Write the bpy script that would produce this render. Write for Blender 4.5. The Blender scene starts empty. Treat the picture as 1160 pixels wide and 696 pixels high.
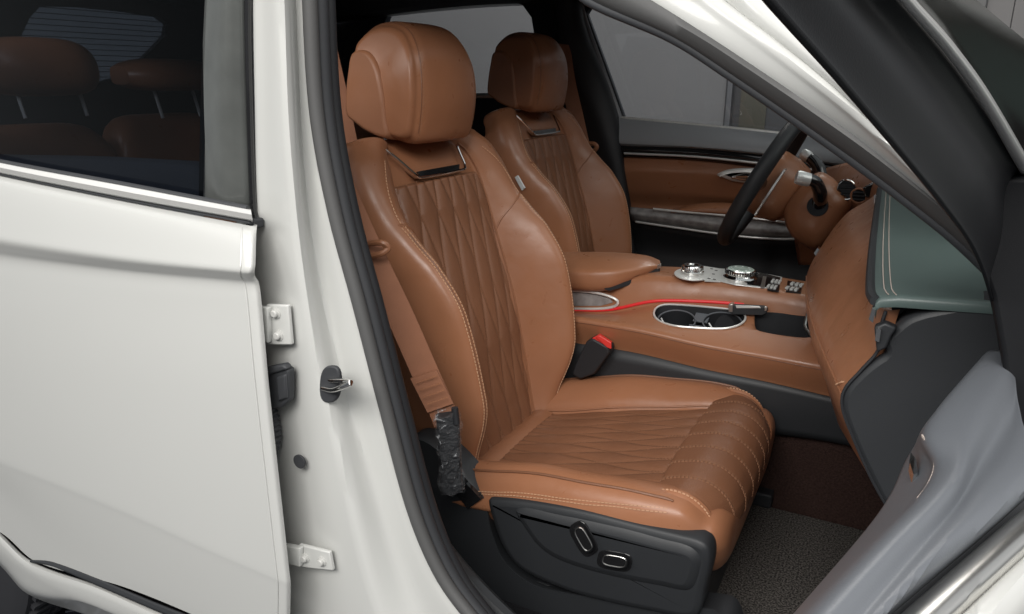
import bpy, bmesh, math, random
import numpy as np
from mathutils import Vector
random.seed(7)
S = bpy.context.scene
COL = S.collection
PI = math.pi

# ------------------------------------------------------------------ camera
FPX, PW, PH = 838.0, 1160.0, 696.0
YAW, PITCH = math.radians(28), math.radians(17)
CAM = np.array([0.0, 0.0, 1.22])
HZ = np.array([-math.sin(YAW), math.cos(YAW), 0.0])
ZZ = np.array([0, 0, 1.0])
RT = np.array([HZ[1], -HZ[0], 0.0])
FW = HZ*math.cos(PITCH) - ZZ*math.sin(PITCH)
UP = HZ*math.sin(PITCH) + ZZ*math.cos(PITCH)
cam = bpy.data.cameras.new('camera')
cam.lens = FPX/PW*36.0
cam.sensor_width = 36.0
cam.clip_start = 0.01
cam.clip_end = 200
camo = bpy.data.objects.new('camera', cam)
COL.objects.link(camo)
camo.location = CAM
camo.rotation_euler = (PI/2 - PITCH, 0, YAW)
S.camera = camo


def ray(px, py):
    return RT*(px-PW/2)/FPX + UP*(PH/2-py)/FPX + FW


def P(px, py, x=None, y=None, z=None):
    """world point on an axis plane seen at a measured spot of the survey photo"""
    r = ray(px, py)
    if x is not None: i, v = 0, x
    elif y is not None: i, v = 1, y
    else: i, v = 2, z
    return CAM + r*((v-CAM[i])/r[i])


def PP(px, py, p0, n):
    r = ray(px, py); n = np.array(n, float); p0 = np.array(p0, float)
    return CAM + r*(n.dot(p0-CAM)/n.dot(r))


def L(pts, **k):
    return [P(a, b, **k) for a, b in pts]


def LY(pts):
    return [P(a, b, y=c) for a, b, c in pts]


# ------------------------------------------------------------------ materials
def srgb(r, g, b):
    f = lambda c: (c/12.92 if c <= .04045 else ((c+.055)/1.055)**2.4)
    return (f(r/255), f(g/255), f(b/255), 1)


M = {}


def mat(name, col, rough=.5, metal=0., spec=.5, coat=0., coat_r=.05, bump=None, var=None, emit=None, sheen=0., ior=None):
    m = bpy.data.materials.new(name); m.use_nodes = True
    nt = m.node_tree; b = nt.nodes['Principled BSDF']
    col = tuple(col)+((1,) if len(col) == 3 else ())
    b.inputs['Base Color'].default_value = col
    b.inputs['Roughness'].default_value = rough
    b.inputs['Metallic'].default_value = metal
    b.inputs['Specular IOR Level'].default_value = spec
    b.inputs['Coat Weight'].default_value = coat
    b.inputs['Coat Roughness'].default_value = coat_r
    b.inputs['Sheen Weight'].default_value = sheen
    if ior: b.inputs['IOR'].default_value = ior
    tc = nt.nodes.new('ShaderNodeTexCoord')
    if var:
        sc, amt = var
        n = nt.nodes.new('ShaderNodeTexNoise'); n.inputs['Scale'].default_value = sc; n.inputs['Detail'].default_value = 6
        nt.links.new(tc.outputs['Object'], n.inputs['Vector'])
        r = nt.nodes.new('ShaderNodeMapRange')
        r.inputs['From Min'].default_value = .3; r.inputs['From Max'].default_value = .7
        r.inputs['To Min'].default_value = 1-amt; r.inputs['To Max'].default_value = 1+amt
        nt.links.new(n.outputs['Fac'], r.inputs['Value'])
        mx = nt.nodes.new('ShaderNodeVectorMath'); mx.operation = 'SCALE'
        mx.inputs[0].default_value = col[:3]
        nt.links.new(r.outputs['Result'], mx.inputs['Scale'])
        nt.links.new(mx.outputs['Vector'], b.inputs['Base Color'])
    if bump:
        kind, sc, st, dist = bump
        if kind == 'vor':
            n = nt.nodes.new('ShaderNodeTexVoronoi'); n.inputs['Scale'].default_value = sc; o = n.outputs['Distance']
        else:
            n = nt.nodes.new('ShaderNodeTexNoise'); n.inputs['Scale'].default_value = sc; n.inputs['Detail'].default_value = 4; o = n.outputs['Fac']
        nt.links.new(tc.outputs['Object'], n.inputs['Vector'])
        bp = nt.nodes.new('ShaderNodeBump'); bp.inputs['Strength'].default_value = st; bp.inputs['Distance'].default_value = dist
        nt.links.new(o, bp.inputs['Height'])
        nt.links.new(bp.outputs['Normal'], b.inputs['Normal'])
    if emit:
        b.inputs['Emission Color'].default_value = tuple(emit[0])+(1,)
        b.inputs['Emission Strength'].default_value = emit[1]
    M[name] = m
    return m


mat('paint', (.53, .535, .517), .30, coat=.55, coat_r=.08, var=(1.2, .015))
mat('paint_jamb', (.55, .555, .535), .38, coat=.5, coat_r=.12, var=(3, .03))
mat('leather', (.335, .145, .074), .36, spec=.5, bump=('vor', 750, .05, .0005), var=(9, .05))
mat('quilt', (.212, .094, .050), .42, spec=.4, bump=('vor', 520, .35, .0008), var=(9, .06))
mat('thread', (.60, .36, .22), .7)
mat('thread_dim', (.27, .13, .07), .7)
mat('silver', (.78, .775, .75), .28, metal=.35)
mat('slate_lit', (.34, .36, .39), .5)  # door pad grey made paler, with the light on it put into the colour
mat('thread_pale', (.40, .34, .30), .7)
mat('webbing', (.27, .112, .058), .75, bump=('noise', 700, .4, .0006), var=(40, .06))
mat('tan_plastic', (.30, .13, .066), .5, bump=('noise', 900, .15, .0004))
mat('black', (.018, .019, .022), .55, bump=('noise', 1100, .25, .0004))
mat('charcoal', (.024, .026, .029), .5, bump=('noise', 1300, .3, .0004))
mat('slate', (.115, .124, .138), .42, bump=('noise', 800, .15, .0005))
mat('greypad', (.28, .29, .305), .38, bump=('noise', 1200, .25, .0004))
mat('dash_top', (.078, .110, .104), .38, bump=('noise', 1300, .25, .0004))  # greenish windscreen reflection on the black pad is put into the base colour
mat('rubber', (.034, .036, .040), .62, bump=('noise', 300, .2, .0006))
mat('seal_grey', (.075, .075, .075), .6, bump=('noise', 220, .2, .0006))
mat('frame_black', (.009, .0095, .011), .5, spec=.3, bump=('noise', 1100, .2, .0004))
mat('trim_black', (.028, .023, .019), .22, spec=.6)
mat('gloss_black', (.012, .012, .013), .10, coat=.6)
mat('satin_black', (.085, .09, .086), .30, coat=.7, coat_r=.22, var=(14, .22))
mat('chrome', (.82, .81, .79), .10, metal=1)
mat('satin_chrome', (.72, .71, .68), .30, metal=1)
mat('steel', (.62, .62, .60), .35, metal=.6)
mat('wood', (.28, .265, .26), .4, bump=('noise', 60, .4, .001), var=(50, .3))
mat('carpet', (.045, .026, .022), .95, bump=('noise', 420, 1.0, .003), var=(260, .35), spec=.1)
mat('dark_carpet', (.016, .016, .018), .95, bump=('noise', 420, 1.0, .003), spec=.1)
mat('headliner', (.020, .022, .028), .9)
mat('red_button', (.75, .05, .04), .4)
mat('red_light', (.45, .012, .015), .4, emit=((1, .02, .03), .26))
mat('white_print', (.72, .74, .74), .4)
mat('silver_tip', (.70, .71, .70), .3, metal=.35)
mat('tyre', (.022, .023, .027), .8)
mat('wall_grey', (.165, .16, .158), .55, var=(.7, .06))
mat('wall_dark', (.06, .06, .062), .35)
mat('metal_post', (.14, .14, .145), .35, metal=.4)
mat('backdrop', (.33, .36, .38), .7)
mat('tread', (.05, .054, .065), .5, metal=.3)
mat('tread_bar', (.30, .32, .36), .4, metal=.5)
mat('ground', (.05, .052, .058), .6, var=(4, .25), bump=('noise', 90, .3, .002))
mat('bolt', (.50, .50, .48), .4)
mat('yellow_reflection', (.12, .113, .09), .3, metal=.5)  # colour of a yellowish reflection in the dark glass


def mat_mat():
    m = mat('mat_pile', (.10, .095, .088), .98, spec=.05)
    nt = m.node_tree; b = nt.nodes['Principled BSDF']
    tc = nt.nodes.new('ShaderNodeTexCoord')
    n = nt.nodes.new('ShaderNodeTexNoise'); n.inputs['Scale'].default_value = 330; n.inputs['Detail'].default_value = 3
    nt.links.new(tc.outputs['Object'], n.inputs['Vector'])
    r = nt.nodes.new('ShaderNodeValToRGB')
    r.color_ramp.elements[0].position = .38; r.color_ramp.elements[0].color = (.022, .02, .02, 1)
    r.color_ramp.elements[1].position = .66; r.color_ramp.elements[1].color = (.165, .152, .138, 1)
    nt.links.new(n.outputs['Fac'], r.inputs['Fac']); nt.links.new(r.outputs['Color'], b.inputs['Base Color'])
    bp = nt.nodes.new('ShaderNodeBump'); bp.inputs['Strength'].default_value = 1; bp.inputs['Distance'].default_value = .004
    nt.links.new(n.outputs['Fac'], bp.inputs['Height']); nt.links.new(bp.outputs['Normal'], b.inputs['Normal'])


mat_mat()


def leather_detail(name, r0, r1):
    nt = M[name].node_tree; b = nt.nodes['Principled BSDF']; tc = [n for n in nt.nodes if n.type == 'TEX_COORD'][0]
    n = nt.nodes.new('ShaderNodeTexNoise'); n.inputs['Scale'].default_value = 30; n.inputs['Detail'].default_value = 2; n.inputs['Distortion'].default_value = .3
    nt.links.new(tc.outputs['Object'], n.inputs['Vector'])
    r = nt.nodes.new('ShaderNodeMapRange'); r.inputs['From Min'].default_value = .3; r.inputs['From Max'].default_value = .7
    r.inputs['To Min'].default_value = r0; r.inputs['To Max'].default_value = r1
    nt.links.new(n.outputs['Fac'], r.inputs['Value']); nt.links.new(r.outputs['Result'], b.inputs['Roughness'])
    old = b.inputs['Normal'].links[0].from_node
    bp = nt.nodes.new('ShaderNodeBump'); bp.inputs['Strength'].default_value = .33; bp.inputs['Distance'].default_value = .0024
    nt.links.new(n.outputs['Fac'], bp.inputs['Height']); nt.links.new(bp.outputs['Normal'], old.inputs['Normal'])


leather_detail('leather', .27, .43); leather_detail('quilt', .32, .48); leather_detail('tan_plastic', .38, .55)


def glass(name, tint, refl=.10, rough=.0):
    m = bpy.data.materials.new(name); m.use_nodes = True
    nt = m.node_tree; nt.nodes.clear()
    o = nt.nodes.new('ShaderNodeOutputMaterial')
    t = nt.nodes.new('ShaderNodeBsdfTransparent'); t.inputs['Color'].default_value = tuple(tint)+(1,)
    g = nt.nodes.new('ShaderNodeBsdfGlossy'); g.inputs['Roughness'].default_value = rough
    f = nt.nodes.new('ShaderNodeFresnel'); f.inputs['IOR'].default_value = 1.45
    mx = nt.nodes.new('ShaderNodeMixShader')
    nt.links.new(f.outputs[0], mx.inputs['Fac']); nt.links.new(t.outputs[0], mx.inputs[1]); nt.links.new(g.outputs[0], mx.inputs[2])
    nt.links.new(mx.outputs[0], o.inputs['Surface'])
    M[name] = m


glass('tint_glass', (.125, .14, .17))
glass('clear_glass', (.74, .78, .77))
glass('rear_glass', (.88, .90, .92))


def film():
    m = bpy.data.materials.new('film'); m.use_nodes = True
    nt = m.node_tree; b = nt.nodes['Principled BSDF']
    b.inputs['Base Color'].default_value = (.8, .82, .85, 1); b.inputs['Roughness'].default_value = .12
    b.inputs['Transmission Weight'].default_value = .0; b.inputs['Alpha'].default_value = .16
    tc = nt.nodes.new('ShaderNodeTexCoord')
    n = nt.nodes.new('ShaderNodeTexNoise'); n.inputs['Scale'].default_value = 60; n.inputs['Detail'].default_value = 3; n.inputs['Distortion'].default_value = 1.5
    nt.links.new(tc.outputs['Object'], n.inputs['Vector'])
    bp = nt.nodes.new('ShaderNodeBump'); bp.inputs['Strength'].default_value = 1; bp.inputs['Distance'].default_value = .012
    nt.links.new(n.outputs['Fac'], bp.inputs['Height']); nt.links.new(bp.outputs['Normal'], b.inputs['Normal'])
    r = nt.nodes.new('ShaderNodeValToRGB')
    r.color_ramp.elements[0].position = .62; r.color_ramp.elements[0].color = (.05, .05, .05, 1)
    r.color_ramp.elements[1].position = .72; r.color_ramp.elements[1].color = (.5, .5, .5, 1)
    nt.links.new(n.outputs['Fac'], r.inputs['Fac']); nt.links.new(r.outputs['Color'], b.inputs['Alpha'])  # noise patches of higher opacity paint the film's highlights
    M['film'] = m


film()

# ------------------------------------------------------------------ geometry helpers
ORG = {}


def wl(o):
    v = np.zeros(3)
    while o is not None:
        v = v+np.array(o.location); o = o.parent
    return v


def empty(name, loc, parent=None):
    o = bpy.data.objects.new(name, None); COL.objects.link(o)
    o.empty_display_size = .1
    if parent: o.parent = parent; loc = np.array(loc)-wl(parent)
    o.location = loc
    return o


def knots(p):
    d = [0.]
    for a, b in zip(p, p[1:]): d.append(d[-1]+max(1e-9, np.linalg.norm(np.array(b)-np.array(a))**.75))
    return np.array(d)


def cr(pts, n, closed=False, kn=None):
    """Catmull-Rom resample, chord-length"""
    p = [np.array(q, float) for q in pts]
    if closed: p = p+[p[0]]
    d = knots(p) if kn is None else np.array(kn, float)
    m = len(p)
    tan = []
    for i in range(m):
        if closed:
            i0, i1 = (i-1 if i > 0 else m-2), (i+1 if i < m-1 else 1)
            dt0 = d[i]-d[i-1] if i > 0 else d[-1]-d[-2]
            dt1 = d[i+1]-d[i] if i < m-1 else d[1]-d[0]
            tan.append((p[i1]-p[i0])/(dt0+dt1))
        elif i == 0: tan.append((p[1]-p[0])/(d[1]-d[0]))
        elif i == m-1: tan.append((p[-1]-p[-2])/(d[-1]-d[-2]))
        else: tan.append((p[i+1]-p[i-1])/(d[i+1]-d[i-1]))
    ts = np.linspace(0, d[-1], n+1 if closed else n)
    if closed: ts = ts[:-1]
    out = []
    for t in ts:
        i = min(max(np.searchsorted(d, t, 'right')-1, 0), m-2)
        h = d[i+1]-d[i]; s = (t-d[i])/h
        out.append((2*s**3-3*s*s+1)*p[i]+(s**3-2*s*s+s)*h*tan[i]+(-2*s**3+3*s*s)*p[i+1]+(s**3-s*s)*h*tan[i+1])
    return out


def interp(x, xs, ys):
    return float(np.interp(x, xs, ys))


def sm(x, xs, ys):
    """smooth interpolation (cubic hermite, monotone-ish)"""
    x = min(max(x, xs[0]), xs[-1])
    i = min(max(int(np.searchsorted(xs, x, 'right'))-1, 0), len(xs)-2)
    def sl(j):
        if j == 0: return (ys[1]-ys[0])/(xs[1]-xs[0])
        if j == len(xs)-1: return (ys[-1]-ys[-2])/(xs[-1]-xs[-2])
        a = (ys[j]-ys[j-1])/(xs[j]-xs[j-1]); b = (ys[j+1]-ys[j])/(xs[j+1]-xs[j])
        return 0 if a*b <= 0 else 2*a*b/(a+b)
    h = xs[i+1]-xs[i]; s = (x-xs[i])/h
    return (2*s**3-3*s*s+1)*ys[i]+(s**3-2*s*s+s)*h*sl(i)+(-2*s**3+3*s*s)*ys[i+1]+(s**3-s*s)*h*sl(i+1)


class MB:
    def __init__(s): s.v = []; s.f = []; s.m = []; s.mats = []

    def mi(s, name):
        if name not in s.mats: s.mats.append(name)
        return s.mats.index(name)

    def grid(s, rows, mname, cu=False, cv=False, cap=False):
        """rows: list of equal-length point lists. cu: close along a row, cv: close rows"""
        mi = s.mi(mname); b = len(s.v); R = len(rows); C = len(rows[0])
        for r in rows: s.v.extend([tuple(q) for q in r])
        for i in range(R if cv else R-1):
            for j in range(C if cu else C-1):
                i2, j2 = (i+1) % R, (j+1) % C
                s.f.append((b+i*C+j, b+i*C+j2, b+i2*C+j2, b+i2*C+j)); s.m.append(mi)
        if cap:
            s.f.append(tuple(b+j for j in range(C))[::-1]); s.m.append(mi)
            s.f.append(tuple(b+(R-1)*C+j for j in range(C))); s.m.append(mi)
        return s

    def loft(s, curves, nu, nv, mname, cu=False):
        kn = None
        if len(set(len(c) for c in curves)) == 1:
            kn = sum(knots(c)/knots(c)[-1] for c in curves)/len(curves)
        rs = [cr(c, nu, kn=kn) for c in curves]
        if len(curves) > 1:
            cols = [cr([r[j] for r in rs], nv) for j in range(nu)]
            rows = [[cols[j][i] for j in range(nu)] for i in range(nv)]
        s.grid(rows, mname); return rows

    def tube(s, path, r, mname, n=10, cap=True, flat=None, up=(0, 0, 1), closed=False):
        path = [np.array(q, float) for q in path]; m = len(path)
        rows = []; a = None
        for i in range(m):
            if closed: t = path[(i+1) % m]-path[i-1]
            else: t = path[min(i+1, m-1)]-path[max(i-1, 0)]
            t = t/max(np.linalg.norm(t), 1e-9)
            if a is None:
                a = np.cross(t, np.array(up, float))
                if np.linalg.norm(a) < .2: a = np.cross(t, (1, .3, 0))
            a = a-t*a.dot(t)
            a /= np.linalg.norm(a); b = np.cross(a, t)
            rr = r[i] if isinstance(r, (list, tuple, np.ndarray)) else r
            rows.append([path[i]+rr*(a*math.cos(k)*(1)+b*math.sin(k)*(flat if flat else 1)) for k in [2*PI*q/n for q in range(n)]])
        s.grid(rows, mname, cu=True, cv=closed, cap=cap and not closed); return s

    def ribbon(s, path, wvec, thick, nvec, mname):
        """flat strap along path; wvec half-width vector(s), nvec normal"""
        rows = []
        for i, q in enumerate(path):
            w = np.array(wvec[i] if isinstance(wvec, list) else wvec); nn = np.array(nvec[i] if isinstance(nvec, list) else nvec)
            q = np.array(q)
            rows.append([q-w-nn*thick, q+w-nn*thick, q+w*1.0+nn*thick, q-w+nn*thick])
        s.grid(rows, mname, cu=True, cap=True); return s

    def prism(s, outline, ext, mname, holes=()):
        """planar outline (3-D points) extruded by vector ext, holes allowed"""
        mi = s.mi(mname); bm = bmesh.new(); ext = Vector(ext)
        def lp(o):
            vs = [bm.verts.new(Vector(q)) for q in o]
            return [bm.edges.new((vs[i], vs[(i+1) % len(vs)])) for i in range(len(vs))], vs
        es = []; lps = []
        for o in [outline]+list(holes):
            e, vs = lp(o); es += e; lps.append(vs)
        if holes:
            bmesh.ops.triangle_fill(bm, edges=es, use_beauty=True)
        else:
            bm.faces.new(lps[0])
        bm.verts.index_update()
        b = len(s.v); n = len(bm.verts)
        for v in bm.verts: s.v.append(tuple(v.co))
        for v in bm.verts: s.v.append(tuple(v.co+ext))
        for f in bm.faces:
            ids = [v.index for v in f.verts]
            s.f.append(tuple(b+i for i in ids)); s.m.append(mi)
            s.f.append(tuple(b+n+i for i in reversed(ids))); s.m.append(mi)
        for vs in lps:
            for i in range(len(vs)):
                a, c = vs[i].index, vs[(i+1) % len(vs)].index
                s.f.append((b+a, b+c, b+n+c, b+n+a)); s.m.append(mi)
        bm.free(); return s

    def box(s, c, sz, mname, ax=None):
        c = np.array(c, float); X, Y, Z = ax if ax is not None else np.eye(3)
        X, Y, Z = np.array(X)*sz[0]/2, np.array(Y)*sz[1]/2, np.array(Z)*sz[2]/2
        mi = s.mi(mname); b = len(s.v)
        for i in (-1, 1):
            for j in (-1, 1):
                for k in (-1, 1): s.v.append(tuple(c+X*i+Y*j+Z*k))
        for f in ((0, 1, 3, 2), (4, 6, 7, 5), (0, 4, 5, 1), (2, 3, 7, 6), (0, 2, 6, 4), (1, 5, 7, 3)):
            s.f.append(tuple(b+i for i in f)); s.m.append(mi)
        return s

    def lathe(s, prof, c, axis, mname, n=32):
        """prof: (radius, height) pairs about axis through c"""
        ax = np.array(axis, float); ax /= np.linalg.norm(ax)
        a = np.cross(ax, (0, 0, 1) if abs(ax[2]) < .9 else (1, 0, 0)); a /= np.linalg.norm(a); b = np.cross(ax, a)
        rows = [[np.array(c)+ax*h+max(r, 1e-5)*(a*math.cos(t)+b*math.sin(t)) for t in [2*PI*k/n for k in range(n)]] for r, h in prof]
        s.grid(rows, mname, cu=True, cap=True); return s

    def stitch(s, pts, nrm, mname='thread', step=.0062, ln=.0042, w=.0013, hgt=.0006):
        pts = [np.array(q, float) for q in pts]
        acc = 0
        d = [0]
        for a, b in zip(pts, pts[1:]): d.append(d[-1]+np.linalg.norm(b-a))
        d = np.array(d); A = np.array(pts)
        single = not isinstance(nrm, list)
        N = np.array([nrm]*len(pts) if single else nrm, float)
        t = step/2
        while t < d[-1]:
            c = np.array([np.interp(t, d, A[:, k]) for k in range(3)])
            c2 = np.array([np.interp(min(t+.001, d[-1]), d, A[:, k]) for k in range(3)])
            c0 = np.array([np.interp(max(t-.001, 0), d, A[:, k]) for k in range(3)])
            nn = np.array([np.interp(t, d, N[:, k]) for k in range(3)])
            T = c2-c0; l = np.linalg.norm(T)
            if l > 1e-9:
                T /= l; nn /= np.linalg.norm(nn); B = np.cross(nn, T)
                s.box(c+nn*hgt, (ln, w, hgt*2.2), mname, (T, B, nn))
            t += step

    def build(s, name, parent=None, smooth=True, bevel=0, bseg=3, subsurf=0, solid=0, solid_off=0, label=None, angle=40, flip=False, weld=False):
        me = bpy.data.meshes.new(name)
        off = wl(parent) if parent else np.zeros(3)
        me.from_pydata([tuple(np.array(v)-off) for v in s.v], [], s.f)
        for m in s.mats: me.materials.append(M[m])
        me.polygons.foreach_set('material_index', s.m)
        bm = bmesh.new(); bm.from_mesh(me)
        if weld: bmesh.ops.remove_doubles(bm, verts=bm.verts, dist=1e-5)
        bmesh.ops.recalc_face_normals(bm, faces=bm.faces)
        if flip: bmesh.ops.reverse_faces(bm, faces=bm.faces)
        for f in bm.faces: f.smooth = smooth
        if smooth and angle:
            for e in bm.edges:
                if len(e.link_faces) == 2 and e.calc_face_angle(0) > math.radians(angle): e.smooth = False
        bm.to_mesh(me); bm.free()
        o = bpy.data.objects.new(name, me); COL.objects.link(o)
        if parent: o.parent = parent
        if solid:
            md = o.modifiers.new('solidify', 'SOLIDIFY'); md.thickness = solid; md.offset = solid_off
        if bevel:
            md = o.modifiers.new('bevel', 'BEVEL'); md.width = bevel; md.segments = bseg; md.limit_method = 'ANGLE'; md.angle_limit = math.radians(35)
            md.harden_normals = False
        if subsurf:
            md = o.modifiers.new('subsurf', 'SUBSURF'); md.levels = subsurf; md.render_levels = subsurf
        if label: o['label'] = label
        return o


def tag(o, label, cat, group=None):
    o['label'] = label; o['category'] = cat
    if group: o['group'] = group
    return o


def struct(o):
    o['kind'] = 'structure'; return o


# ================================================================== setting
g = MB().box((0, 1.5, -.05), (30, 30, .1), 'ground').build('ground', smooth=False); struct(g)

# ================================================================== the car
CAR = empty('car', (-.9, 1.53, 0))
tag(CAR, 'white SUV with its front passenger door open on tan quilted leather seats', 'car')


def seal_path(pts, dx, y, n=60):
    return cr([P(a+dx, b, y=y) for a, b in pts], n)


# ---- body shell: centre pillar jamb
c4 = [(342, -90), (344, 0), (352, 130), (372, 240), (400, 345), (432, 470), (462, 580), (492, 650), (528, 700), (600, 780)]
mb = MB()
rows = []
NP = 60
c0 = cr(L([(262, -90), (270, 0), (276, 250), (294, 450), (310, 696), (318, 800)], y=.655), NP)
c1 = cr(L([(292, -90), (297, 0), (303, 250), (322, 450), (352, 696), (372, 800)], y=.648), NP)
c2 = cr(L([(314, -90), (318, 0), (330, 200), (347, 350), (384, 520), (428, 696), (466, 800)], y=.634), NP)
c2b = cr(L([(321, -90), (325, 0), (337, 200), (355, 350), (395, 520), (443, 696), (490, 800)], y=.643), NP)
c3 = cr(L([(331, -90), (334, 0), (345, 200), (369, 350), (415, 520), (475, 696), (540, 800)], y=.668), NP)
c4p = cr(L(c4, y=.672), NP)
c5 = cr([P(a+16, b, y=.70) for a, b in c4], NP)
rs = [c0, c1, c2, c2b, c3, c4p, c5]
cols = [cr([r[j] for r in rs], 36) for j in range(NP)]
mb.grid([[cols[j][i] for j in range(NP)] for i in range(36)], 'paint_jamb')
BODY = mb.build('body', CAR, solid=.004)

# seal on the pillar: rubber bulb plus inner trim lip
mb = MB()
pa = cr([P(a+7, b, y=.664) for a, b in c4], 70)
mb.tube(pa, .0085, 'seal_grey', n=12)
pb = cr([P(a+17, b, y=.680) for a, b in c4], 70)
mb.tube(pb, .0105, 'rubber', n=12)
pc = cr([P(a+27+(b > 400)*0, b, y=.70) for a, b in c4], 70)
mb.tube(pc, .009, 'black', n=12)
mb.build('door_seal', CAR)
# inner pillar trim (dark) behind the seal
mb = MB()
t0 = [P(a+22, b, y=.70) for a, b in c4]
t1 = [P(a+30, b, y=.74) for a, b in c4]
t2 = [P(a+20, b, y=.86) for a, b in c4]
mb.loft([t0, t1, t2], 60, 12, 'black')
mb.build('pillar_trim', CAR, solid=.004)

# striker
st = empty('door_striker', P(374, 436, y=.655), CAR)
c = P(373, 436, y=.652)
mb = MB()
out = []
for k in range(24):
    t = 2*PI*k/24
    px = 373+11.5*math.copysign(abs(math.cos(t))**.75, math.cos(t)); py = 436+21*math.copysign(abs(math.sin(t))**.75, math.sin(t))
    out.append(P(px+(py-436)*-.05, py, y=.630))
mb.prism(out, (0, .006, 0), 'rubber')
mb.build('striker_plate', st, bevel=.002)
mb = MB()
mb.tube(cr([P(366, 440, y=.632), P(376, 442, y=.620), P(389, 438, y=.606), P(397, 434, y=.606), P(390, 432, y=.612), P(374, 431, y=.632)], 30), .0034, 'chrome', n=10)
mb.build('striker_loop', st)
# plug
mb = MB()
mb.lathe([(.0001, 0), (.0085, 0), (.0095, -.002), (.0095, -.004), (0.0001, -.004)], P(341, 522, y=.634), (0, 1, .0), 'rubber', n=24)
mb.build('drain_plug', CAR)


def hinge(pl, bolts, arm):
    h = empty('door_hinge', P(*pl[0], y=.64), CAR)
    mb = MB(); mb.prism(L(pl, y=.626), (0, .006, 0), 'paint_jamb'); mb.build('hinge_plate', h, bevel=.0018)
    mb = MB()
    rows = [cr(L(arm[0], y=.622), 10), cr(L(arm[1], y=.622), 10)]
    mb.grid(rows, 'paint_jamb'); mb.build('hinge_arm', h, solid=.008, bevel=.0015)
    for a, b in bolts:
        mb = MB()
        mb.lathe([(.0001, -.006), (.0038, -.006), (.0048, -.005), (.0050, -.0015), (.0072, -.001), (.0072, 0)], P(a, b, y=.626), (0, 1, 0), 'bolt', n=16)
        mb.build('bolt', h)


hinge([(301, 345), (326, 346), (330, 391), (303, 391)], [(313, 355), (316, 380)], ([(278, 352), (290, 347), (306, 348)], [(284, 388), (294, 384), (306, 388)]))
hinge([(338, 617), (373, 626), (377, 647), (340, 643)], [(346, 632), (365, 636)], ([(312, 616), (326, 617), (342, 620)], [(315, 640), (328, 638), (342, 641)]))

# wiring boot
wb = empty('wiring_boot', P(310, 450, y=.63), CAR)
mb = MB()
mb.prism(L([(297, 424), (322, 416), (327, 420), (327, 455), (318, 463), (298, 466)], y=.620), (0, .012, 0), 'rubber')
mb.prism(L([(300, 417), (320, 413), (325, 419), (303, 426)], y=.616), (0, .012, 0), 'rubber')
mb.prism(L([(312, 428), (323, 424), (324, 452), (314, 456)], y=.616), (0, .006, 0), 'rubber')
mb.build('connector', wb, bevel=.003)
mb = MB()
path = cr(L([(304, 460), (308, 480), (309, 498), (303, 516), (290, 530)], y=.630), 90)
mb.tube(path, [.0100+.0014*math.sin(i*2*PI/6) for i in range(90)], 'rubber', n=14)
mb.build('bellows', wb)

# ---- rear door
# feature curves over the outer skin, front edge on the right
def skin(pts, y): return [P(a, b, y=y) for a, b in pts]


mb = MB()
curv = [
    skin([(-120, 172), (0, 199), (140, 228), (284, 256)], .618),
    skin([(-120, 182), (0, 210), (140, 238), (283, 266)], .607),
    skin([(-120, 240), (0, 262), (140, 284), (282, 301)], .592),
    skin([(-120, 252), (0, 273), (140, 294), (281, 309)], .590),
    skin([(-120, 262), (0, 283), (140, 302), (282, 315)], .597),
    skin([(-120, 272), (0, 292), (140, 309), (286, 322)], .603),
    skin([(-120, 300), (0, 315), (140, 330), (289, 342)], .602),
    skin([(-120, 400), (0, 415), (140, 428), (298, 440)], .594),
    skin([(-120, 470), (0, 495), (140, 520), (308, 530)], .587),
    skin([(-120, 500), (0, 535), (140, 580), (314, 570), ], .585),
]
# lower body line sinks towards the sill
curv = curv[:8]+[
    skin([(-120, 475), (0, 520), (140, 575), (240, 620), (322, 655)], .586),
    skin([(-120, 482), (0, 529), (140, 586), (240, 631), (323, 666)], .5866),
    skin([(-120, 500), (0, 560), (60, 610), (140, 650), (240, 692), (322, 730)], .5915),
    skin([(-120, 543), (0, 603), (40, 636), (140, 665), (240, 706), (322, 745)], .593)]
NU = 70
rs = [cr(c, NU) for c in curv]
cols = [cr([r[j] for r in rs], 110) for j in range(NU)]
rows = [[cols[j][i] for j in range(NU)] for i in range(110)]
# rolled front edge and return flange
for r in rows:
    e = np.array(r[-1]); t = e-np.array(r[-2]); t /= np.linalg.norm(t)
    r.extend([e+t*.002+np.array((0, .0015, 0)), e+t*.0028+np.array((0, .004, 0)), e+t*.002+np.array((0, .008, 0)), e-t*.006+np.array((0, .011, 0)), e-t*.040+np.array((0, .016, 0))])
mb.grid(rows, 'paint')
RD = mb.build('rear_door', CAR, angle=50)
# folded edge line a finger in from the front edge
mb = MB()
edge = [r[-6] for r in rows]
e2 = [np.array(q)+np.array((-.0125, -.0006, 0)) for q in edge]
mb.tube([q for q in e2[2:]], .0011, 'paint', n=6)
mb.build('door_hem', RD)
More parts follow.
